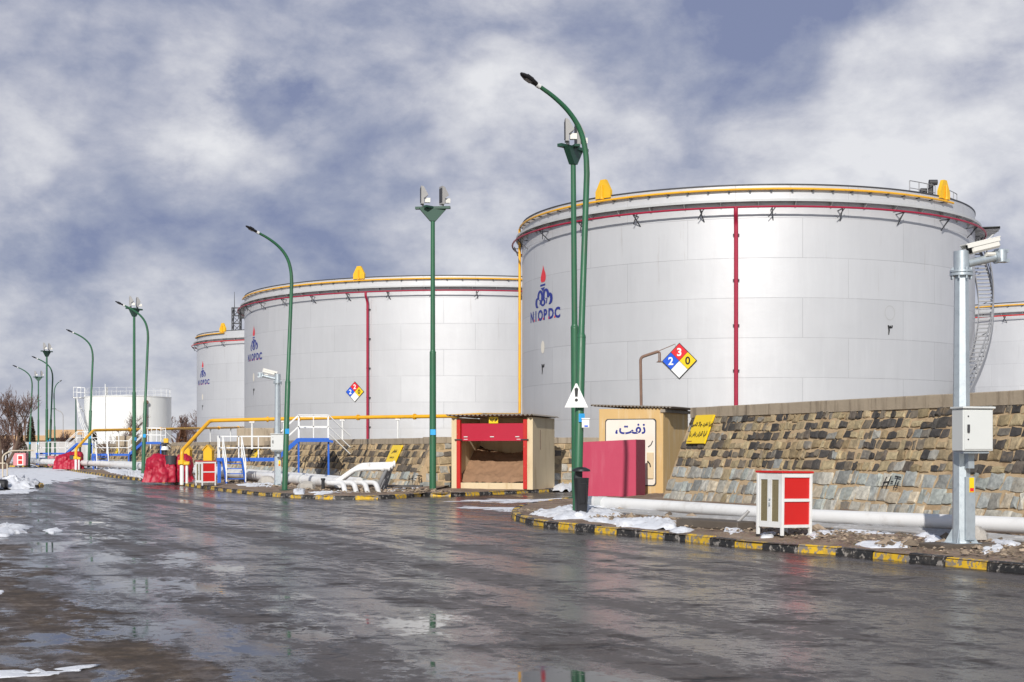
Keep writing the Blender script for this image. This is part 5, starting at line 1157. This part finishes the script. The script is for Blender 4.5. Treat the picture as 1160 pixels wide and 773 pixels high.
# ------------------------------------------------------------------ red covered pumps
def tarp(label, loc, w, d, h, rz, seed, peak=False):
    root = thing('covered_pump', label, 'covered pump', loc, rz)
    n, k_ = 96, 26; vs = []
    for i in range(k_ + 1):
        u = i / k_
        for k in range(n):
            a = 2 * pi * k / n; c_, s_ = cos(a), sin(a); q = (abs(c_) ** 2.4 + abs(s_) ** 2.4) ** (-1 / 2.4)
            # u 0..0.6 the hanging sides, beyond that the sagging top
            if u < .5: rr_ = 1.12 - .16 * u + .08 * (1 - u) * sin(a * 13 + seed + 2 * sin(a * 3 + seed)); z = h * (u / .5) * .62
            else: v = (u - .5) / .5; rr_ = 1.04 * cos(v * pi / 2); z = h * (.62 + .42 * sin(v * pi / 2))
            p_ = Vector((c_ * q * rr_ * w / 2, s_ * q * rr_ * d / 2, z))
            nz = MN.noise(Vector((p_.x * 1.8, p_.y * 1.8, p_.z * 1.1 + seed))) * .14 + abs(MN.noise(Vector((p_.x * 4, p_.y * 4, p_.z * 2.5 + seed)))) * -.16 + MN.noise(Vector((p_.x * 9, p_.y * 9, p_.z * 5 + seed))) * .05
            if u >= .5: p_.z += nz * 1.1 + (.35 * h * max(0, p_.x / w + .1) if peak else 0)
            p_ += Vector((c_, s_, 0)) * nz * (.9 if u < .7 else .2); p_.z = max(p_.z, .0)
            vs.append(p_)
    m = MB(); m.add(vs, [(i * n + k, i * n + (k + 1) % n, (i + 1) * n + (k + 1) % n, (i + 1) * n + k) for i in range(k_) for k in range(n)] + [tuple(k_ * n + k for k in range(n))]); m.build('tarpaulin', TARP, root, smooth=50)
    return root
p = P(183, HZ, 64.0); p.z = .12
tr_ = tarp('nearer pump bundled in crimson tarpaulin with a valve on top', p, 1.45, 1.3, 1.20, radians(10), 1)
m = MB(); m.cyl((.15, 0, 1.15), (.15, 0, 1.72), .07, seg=10); m.cyl((.15, 0, 1.70), (.15, 0, 1.78), .16, seg=12); m.build('valve_stem', DARK, tr_)
m = MB(); m.cyl((.15, 0, 1.45), (.15, 0, 1.62), .19, .14, 12); m.build('white_wrap', WHITE, tr_); m = MB(); m.box((.2, 0, 1.86), (.22, .16, .24), bev=.03); m.build('yellow_cap', YELLOW, tr_)
m = MB(); m.box((.42, -.3, .98), (.42, .4, .30), bev=.05); m.cyl((.42, -.3, .80), (.42, -.3, 1.2), .26, seg=12); m.build('pump_head', DARK, tr_)
p = P(209, HZ, 64.3); p.z = .12; tarp('smaller crimson tarpaulin bundle right of the nearer covered pump', p, .75, .95, 1.28, 0, 5)
p = P(78, HZ, 104); p.z = .12
tr_ = tarp('farther pump draped in crimson tarpaulin with a slanted peak', p, 1.95, 1.7, 1.15, radians(8), 3, peak=True)
m = MB(); m.box((.35, -.7, .85), (.35, .3, .35), bev=.05); m.cyl((.8, 0, 1.2), (.8, 0, 1.75), .08, seg=8); m.build('pump_head', DARK, tr_); m = MB(); m.box((.8, 0, 1.75), (.25, .2, .25), bev=.03); m.build('yellow_cap', YELLOW, tr_)

# ------------------------------------------------------------------ blue crossing platforms
def platform(label, group):
    r = thing('crossing_platform', label, 'crossing platform', group=group)
    zl, zu = 1.08, 1.92
    for x, y in ((.04, 0), (2.5, 0), (.04, .9), (2.5, .9)):
        m = MB(); m.box((x, y, zl / 2), (.09, .09, zl)); m.build('leg', BLUE, r, smooth=0)
    m = MB(); m.box((1.27, .45, zl - .03), (2.62, 1.0, .05)); m.box((1.27, -.05, zl - .05), (2.62, .05, .15)); m.box((1.27, .95, zl - .05), (2.62, .05, .15)); m.build('lower_deck', BLUE, r, smooth=0)
    # stair towards the road
    m = MB(); xs = (.22, 1.02); run = 1.05
    for x in xs: m.bar((x, -.05, zl - .05), (x + .22, -run, .0), .06, .16)
    sf = m.build('stair_stringer', BLUE, r, smooth=0)
    m = MB()
    for k in range(1, 5): u = k / 5; m.box((xs[0] + .4 + .22 * u, -.05 - (run - .05) * u, zl * (1 - u)), (.76, .22, .035))
    m.build('stair_step', BLUE, r, smooth=0)
    m = MB()
    for x in xs:
        for z0 in (.98, .5): m.bar((x, -.03, zl + z0 - .03), (x + .22, -run, z0 - .03), .045)
        m.bar((x + .22, -run, 0), (x + .22, -run, .97), .045); m.bar((x, -.03, zl - .05), (x, -.03, zl + .97), .045)
    m.build('stair_handrail', WHITE, r, smooth=0)
    m = MB()
    for z in (.46, .96): m.bar((.02, .93, zl + z), (2.48, .93, zl + z), .05); m.bar((.02, -.02, zl + z), (.02, .93, zl + z), .05); m.bar((xs[1] + .0, -.02, zl + z), (2.48, -.02, zl + z), .045)
    for x in (.02, .85, 1.7, 2.48): m.bar((x, .93, zl), (x, .93, zl + .98), .05)
    for x in (.02, 2.48): m.bar((x, -.02, zl), (x, -.02, zl + .98), .05)
    m.build('deck_railing', WHITE, r, smooth=0)
    # steps up to the wall top and the upper deck
    m = MB()
    for y in (.1, .85): m.bar((2.5, y, zl - .04), (3.45, y, zu - .02), .06, .17)
    for k in range(1, 4): u = k / 4; m.box((2.5 + .95 * u, .475, zl + (zu - zl) * u), (.24, .72, .035))
    m.build('upper_stair', BLUE, r, smooth=0)
    m = MB(); m.box((4.1, 1.6, zu - .02), (1.35, 3.6, .05)); m.box((4.1, -.18, zu - .04), (1.35, .05, .17)); m.bar((4.5, -.18, zu), (4.95, -.18, zu - .12), .06, .1); m.build('upper_deck', BLUE, r, smooth=0)
    for x, y in ((3.46, .0), (4.75, .0)): m = MB(); m.box((x, y, (zu - .05) / 2), (.08, .08, zu - .05)); m.build('leg', BLUE, r, smooth=0)
    m = MB()
    for y in (.05, .9):
        m = MB(); yb = y + (0 if y < .5 else 2.4)
        for z0 in (.5, 1.0): m.bar((2.5, y, zl + z0), (3.45, y, zu + z0 + .05), .045); m.bar((3.45, y, zu + z0 + .05), (3.45, yb + .01, zu + z0 + .05), .045); m.bar((3.45, yb, zu + z0 + .05), (4.75, yb, zu + z0 + .05), .045)
        for x in (3.45, 4.1, 4.75): m.bar((x, yb, zu), (x, yb, zu + 1.05), .045)
        if y < .5:
            for z0 in (.2, .5, 1.0): m.bar((4.75, .05, zu + z0 + .05), (5.7, .6, zu + z0 - .85), .04)
        m.build('upper_railing', WHITE, r, smooth=0)
    return r
GB = 'blue crossing platforms with white railings'
p1 = platform('nearest blue platform with white railings, right of the red and white cabinet', GB); p = P(246.5, HZ, 61.0); p.z = .13; p1.location = p; p1.rotation_euler = (0, 0, radians(8))
p = P(105, HZ, 101); p.z = .15; copy_tree(p1, p, radians(8), 'middle blue platform, between the two red covered pumps')
p = P(41, HZ, 124); p.z = .15; copy_tree(p1, p, radians(8), 'farthest blue platform, left of the farther red covered pump')

# yellow hose boxes and slanted yellow wall signs
def hose_box(label, px, D, w):
    p = P(px, HZ, D); p.z = .13; r = thing('hose_box', label, 'hose box', p, radians(-12), group='yellow gabled boxes before the left wall')
    m = MB(); m.prism([(-w, .62), (w, .62), (w, 1.45), (0, 1.66), (-w, 1.45)], -.14, .14); m.build('cabinet_body', YELLOW, r, smooth=0)
    m = MB(); m.bar((-w - .04, -.02, 1.42), (0, -.02, 1.68), .36, .03); m.bar((w + .04, -.02, 1.42), (0, -.02, 1.68), .36, .03); m.build('gable_roof', YELLOW, r, smooth=0)
    for x in (-w + .05, w - .05): m = MB(); m.box((x, 0, .31), (.08, .1, .62)); m.build('leg', YELLOW if x < 0 else DARK, r, smooth=0)
hose_box('yellow gabled box partly behind the crimson tarpaulin', 212, 66, .19); hose_box('yellow gabled box above the small red and white cabinet', 236.5, 66, .21)
def wall_sign(label, S_, org, px_list, size, nlines, seed, off=.11):
    # lies on the battered face of a wall
    s0, q0, w_, h_ = px_list
    o = org + S_(s0, q0, off); root = thing('wall_sign', label, 'sign', o); B = lambda x, y, e=0: org + S_(s0 + x, q0 + y, off + e) - o
    m = MB(); m.add([B(0, 0), B(w_, 0), B(w_, h_), B(0, h_), B(0, 0, -.05), B(w_, 0, -.05), B(w_, h_, -.05), B(0, h_, -.05)], [(0, 1, 2, 3), (7, 6, 5, 4), (0, 4, 5, 1), (1, 5, 6, 2), (2, 6, 7, 3), (3, 7, 4, 0)]); m.build('plate', SIGNY, root, smooth=0)
    return root, B
def wall_s(S_, org, L, px, q):
    # distance along a wall whose face shows at photo column px
    best = min(range(0, int(L * 50)), key=lambda i: abs((lambda v: 580 + F * v.x / v.y - px)(org + S_(i / 50, q)))); return best / 50
LR = 26.9; sR = wall_s(RS, RO, LR, 778, 1.6)
qtop, qbot = 2.66, 1.78
sg, B = wall_sign('large yellow sign with black lettering at the left end of the right wall', RS, RO, (sR - .0, qbot, 1.02, qtop - qbot), 1, 2, 1)
m = MB()
put_text(m, '\ufeea\ufeb0\ufef4\ufee3\ufe8e\ufe97 \ufef6\ufe9f \ufea9\ufeae\ufed4\ufee7 \ufe8e\ufeae\ufed3', lambda x, y: B(.51 + x * 1.0, .58 + y, .008), .17, .006)
m.build('lettering', SBLACK, sg, smooth=0, recalc=False); m = MB()
put_text(m, '\ufe8e\ufead \ufeae\ufed8\ufe91 \ufeae\ufe97\ufeae\ufed7 \ufe8e\ufead\ufe8d', lambda x, y: B(.51 + x * 1.0, .28 + y, .008), .19, .006)
m.build('lettering', SBLACK, sg, smooth=0, recalc=False)
m = MB(); m.add([B(.06, .05, .008), B(.30, .05, .008), B(.30, .075, .008), B(.06, .075, .008)], [(0, 1, 2, 3)]); m.build('small_print', mat('sign_brown', (.3, .1, .02), .5), sg, smooth=0, recalc=False)
LLn = (UV(118, 6.2) - UV(27.6, 5.5)).length
def yellow_slant(label, px, w_, q0, h_):
    s_ = wall_s(LS, LO, LLn, px, q0); sg, B = wall_sign(label, LS, LO, (s_, q0, w_, h_), 1, 1, 1, off=.12)
    m = MB(); put_text(m, '\ufeae\ufed8\ufed4\ufee7', lambda x, y: B(w_ / 2 + x * w_ * 1.4, h_ * .66 + y, .01), .20, .006); put_text(m, '\ufe8e\ufeae\ufed4\ufed8\ufee7 \ufeae\ufed3', lambda x, y: B(w_ / 2 + x * w_ * 1.4, h_ * .36 + y, .01), .10, .004); m.build('lettering', SBLACK, sg, smooth=0, recalc=False)
yellow_slant('yellow sign leaning on the left wall above the white bent pipes', 438, 1.15, .98, .88)
yellow_slant('yellow sign leaning on the left wall behind the nearest blue platform', 284, 1.1, .95, .85)
yellow_slant('yellow sign leaning on the left wall behind the middle blue platform', 129.5, 1.1, .95, .85)
yellow_slant('yellow sign leaning on the left wall behind the farthest blue platform', 61, 1.1, .95, .85)
graffiti(RS, right_wall, wall_s(RS, RO, LR, 1012, .82), .82, .30, False)
graffiti(MS, mid_wall, wall_s(MS, MO, 13.4, 464, .5), .42, .30, False)

# ------------------------------------------------------------------ concrete blocks on the wall, far left bits, background
def cblock(label, px0, px1, py0, py1, D, dep):
    a, b = P(px0, py0, D), P(px1, py1, D); m = MB(); m.box((0, 0, (a.z - b.z) / 2), (b.x - a.x, dep, a.z - b.z), bev=.06); o = m.build('concrete_block', CONC, smooth=0); o.location = ((a.x + b.x) / 2, D + dep / 2, b.z); tag(o, label, 'concrete block')
cblock('raised concrete block on the left wall, behind the nearest blue platform', 268, 311, 485, 506, 78, 2.5); cblock('raised concrete block on the left wall, in front of the white tank', 131, 150, 494, 506, 112, 3)
# pale tube handrail and black drum on the snow island
p = G(3, 549, 0); p.z = 0
root = thing('handrail', 'pale bent tube handrail at the left edge', 'handrail', p); m = MB(); s_ = p.y / F
m.tube(arc_path([(0, 0, 0), (0, 0, 33 * s_), (8 * s_, .1, 38 * s_), (30 * s_, .6, 38.5 * s_)], .15), .035, 8); m.tube(arc_path([(2.5 * s_, .3, 0), (2.5 * s_, .3, 24 * s_), (-6 * s_, .3, 24 * s_)], .1), .03, 8); m.build('rail_tube', mat('rail_beige', (.62, .53, .40), .5), root)
p = G(2, 553.5, .05); root = thing('rubber_block', 'black rubber block standing on the snowy kerb island', 'rubber block', p); m = MB(); m.box((0, 0, .17), (.46, .3, .38), bev=.07); m.build('block_body', BLACK, root)
m = MB(); m.box((0, -.152, .2), (.3, .01, .06)); m.build('block_groove', DARK, root, smooth=0)
# low wall and far kerb blocks at the far left
m = MB(); a = P(-30, HZ, 128); b_ = P(8, HZ, 127)
for i in range(6): u = i / 6; m.cur = i % 2; m.box((a.x + (b_.x - a.x) * (u + .08), 127.5, .25), ((b_.x - a.x) / 6.1, .5, .5), bev=.03)
o = m.build('barrier', [KY, KK], smooth=0); tag(o, 'yellow and black low barrier at the far left edge', 'barrier')

# far buildings
def far_block(name, label, cat, px0, px1, py0, D, mt, dep=20, roof=None, roofmt=None):
    a, b = P(px0, py0, D), P(px1, py0, D); root = thing(name, label, cat, ((a.x + b.x) / 2, D + dep / 2, 0)); w = b.x - a.x; h = a.z
    m = MB(); m.box((0, 0, h / 2 - .3), (w, dep, h - .6)); m.build('wall', mt, root, smooth=0)
    m = MB(); m.box((0, -.4, h - .3 if roof is None else h - roof / 2), (w + .8, dep + 1.6, .6 if roof is None else roof)); m.build('roof', roofmt or mt, root, smooth=0)
    m = MB(); n = max(2, int(w / 9))
    for k in range(n): m.box((-w / 2 + w * (k + .5) / n, -dep / 2 - .02, h * .42), (w / n * .45, .1, h * .2))
    m.build('window_band', DARK, root, smooth=0); return root
far_block('warehouse', 'long far warehouse with an orange tan fascia and painted eaves shade, left of the white tank', 'warehouse', 55, 130, 487, 330, mat('warehouse_shade', (.12, .085, .07), .9), 30, roof=1.9, roofmt=TAN)  # wall colour carries the dark shadow below the fascia
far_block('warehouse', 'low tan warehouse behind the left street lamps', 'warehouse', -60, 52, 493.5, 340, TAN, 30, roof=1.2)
m = MB(); a, b_ = P(-120, HZ, 235), P(215, HZ, 235); m.box((0, 0, 1.3), (b_.x - a.x, .3, 2.6)); m.box((0, 0, 2.63), (b_.x - a.x, .45, .12)); o = m.build('boundary_wall', PALEWALL, smooth=0); o.location = ((a.x + b_.x) / 2, 235, 0); tag(o, 'long pale boundary wall across the far left background', 'wall')
# lattice mast behind the broad tank
LD = 200.0; p = P(268, HZ, LD); root = thing('lattice_mast', 'dark lattice mast with an antenna above the farthest lettered tank', 'lattice mast', (p.x, p.y, 0)); zt_ = P(0, 349, LD).z; m = MB(); hw = .55
for x in (-hw, hw):
    for y in (-hw, hw): m.bar((x, y, 0), (x, y, zt_), .14)
z = zt_
while z > 8:
    for x0, y0, x1, y1 in ((-hw, -hw, hw, -hw), (hw, -hw, hw, hw), (hw, hw, -hw, hw), (-hw, hw, -hw, -hw)): m.bar((x0, y0, z), (x1, y1, z), .08); m.bar((x0, y0, z), (x1, y1, z - 1.1), .08)
    z -= 1.1
m.build('lattice', DARK, root, smooth=0)
m = MB(); m.cyl((-.3, 0, zt_ - 1), (-.3, 0, P(0, 331, LD).z), .07, .03, 6); m.build('antenna', DARK, root); m = MB(); m.box((.7, 0, zt_ - .8), (.8, .8, 1.4)); m.build('platform_cage', DARK, root, smooth=0)
p = P(28.5, HZ, 250); root = thing('utility_pole', 'faint utility pole with crossarms at the far left', 'utility pole', (p.x, p.y, 0)); h = P(0, 471, 250).z; m = MB(); m.cyl((0, 0, 0), (0, 0, h), .16, .12, 8); m.build('pole', BARK, root); m = MB()
for k in range(3): m.bar((-1.3, 0, h - .2 - .95 * k), (1.3, 0, h - .2 - .95 * k), .14)
m.build('crossarm', DARK, root, smooth=0)

# trees
def bare_tree(label, px, D, pyt, seed, spread=.55, zb=0.0, dense=6, thick=1.0, nmax=2600, stems=1, low=.22):
    r = random.Random(seed); p = P(px, HZ, D); p.z = zb; H_ = P(px, pyt, D).z - zb; root = thing('bare_tree', label, 'tree', p)
    tb, cb_ = MB(), MB(); cnt = [0]
    def grow(a, d, L, rad, depth):
        if cnt[0] > nmax: return
        cnt[0] += 1; pts = [a]; q = a.copy(); dd = d.copy(); ns = 4 if depth < 2 else 3
        for i in range(ns):
            dd = (dd + Vector((r.gauss(0, .12), r.gauss(0, .12), r.gauss(.05, .08)))).normalized(); q = q + dd * L / ns; pts.append(q.copy())
        (tb if depth < 1 else cb_).tube(pts, [rad * (1 - .45 * i / ns) for i in range(ns + 1)], 6 if depth < 2 else 3, caps=False)
        if depth >= dense: return
        nb = r.choice((3, 4, 4, 5)) if depth < 4 else r.choice((2, 3))
        for _ in range(nb):
            k = r.uniform(.3 if depth else low * 2, 1); idx = min(int(k * ns), ns - 1); s_ = pts[idx].lerp(pts[idx + 1], k * ns - idx)
            ax = Vector((r.gauss(0, 1), r.gauss(0, 1), r.gauss(0, .5))).normalized(); nd = (dd + ax * spread * r.uniform(.7, 1.5)).normalized(); nd.z += .10; nd.normalize()
            grow(s_, nd, L * r.uniform(.55, .78), max(rad * r.uniform(.42, .6), .009 * thick), depth + 1)
    for st_ in range(stems):
        d = Vector((r.gauss(0, .25 if stems > 1 else .05), r.gauss(0, .25 if stems > 1 else .05), 1)).normalized(); grow(Vector((r.gauss(0, .2 * (stems > 1)), 0, 0)), d, H_ * .42, H_ * .018 * thick, 0)
    zz = max(v[2] for v in cb_.v); k = H_ / zz
    for mbx in (tb, cb_): mbx.v = [(x * k, y * k, z * k) for x, y, z in mbx.v]
    tb.build('trunk', BARK, root); cb_.build('crown', TWIG, root)
def conifer(label, px, D, pyt, wpx, seed, zb=0.0, mt=CONIFER, n=2600, cone=True):
    r = random.Random(seed); p = P(px, HZ, D); p.z = zb; H_ = P(px, pyt, D).z - zb; Rr = wpx / 2 * D / F; root = thing('evergreen_tree', label, 'tree', p)
    m = MB(); m.cyl((0, 0, 0), (0, 0, H_ * .8), H_ * .025, .01, 8); m.build('trunk', BARK, root); m = MB()
    for _ in range(n):
        u = r.random() ** .8; z = H_ * (.05 + .95 * u); prof = (1 - u) ** .75 if cone else sin(pi * min(u + .12, 1)) ** .6
        a = r.uniform(0, 2 * pi); lump = 1 + .28 * MN.noise(Vector((cos(a) * 1.5, sin(a) * 1.5, z / H_ * 5 + seed))); rr_ = Rr * prof * lump * (r.random() ** .35)
        c = Vector((rr_ * cos(a), rr_ * sin(a), z)); s_ = H_ * r.uniform(.025, .055)
        d = Vector((cos(a) + r.gauss(0, .5), sin(a) + r.gauss(0, .5), r.uniform(-.3, .9))).normalized(); o = d.orthogonal().normalized() * s_ * .42; m.add([c - o, c + d * s_, c + o], [(0, 1, 2)])
    m.build('crown', mt, root, smooth=0, recalc=False)
bare_tree('large bare reddish brown tree at the left edge', 3, 112, 436, 2, spread=.48, dense=6, thick=1.3, nmax=3800, stems=3, low=.1)
bare_tree('bare brown bush spreading below the large tree at the left edge', 8, 118, 478, 12, spread=.6, dense=5, thick=1.6, nmax=2200, stems=6, low=.05)
bare_tree('small pale bare tree in front of the white tank', 138, 128, 466, 4, spread=.5, dense=5, thick=1.0, nmax=1200)
bare_tree('low bare shrub at the foot of the white tank', 127, 130, 488, 5, spread=.7, dense=4, nmax=500, stems=3)
for i, (px, y, D, lab) in enumerate(((199, 467, 205, 'bare tree touching the right side of the white tank'), (211, 468, 215, 'bare tree in the middle of the gap right of the white tank'), (222, 464, 220, 'bare tree beside the farthest lettered tank'), (64, 487, 240, 'bare reddish bush behind the left floodlight masts'))):
    bare_tree(lab, px, D, y, 20 + i, spread=.6, dense=6, thick=1.8, nmax=1700, stems=2, low=.1)
conifer('rusty brown evergreen in the gap right of the white tank', 207, 170, 484, 18, 31, mt=HEDGE); conifer('round brown evergreen beside the pink cabinet at the far left', 24.5, 132, 495, 14, 32, mt=CONIFER, cone=False)
conifer('dark conifer at the left foot of the white tank', 107, 140, 489, 13, 33); conifer('dark far conifer beside the utility pole', 35, 255, 473, 15, 34); conifer('lower dark far conifer left of the utility pole', 23, 258, 480, 9, 35)
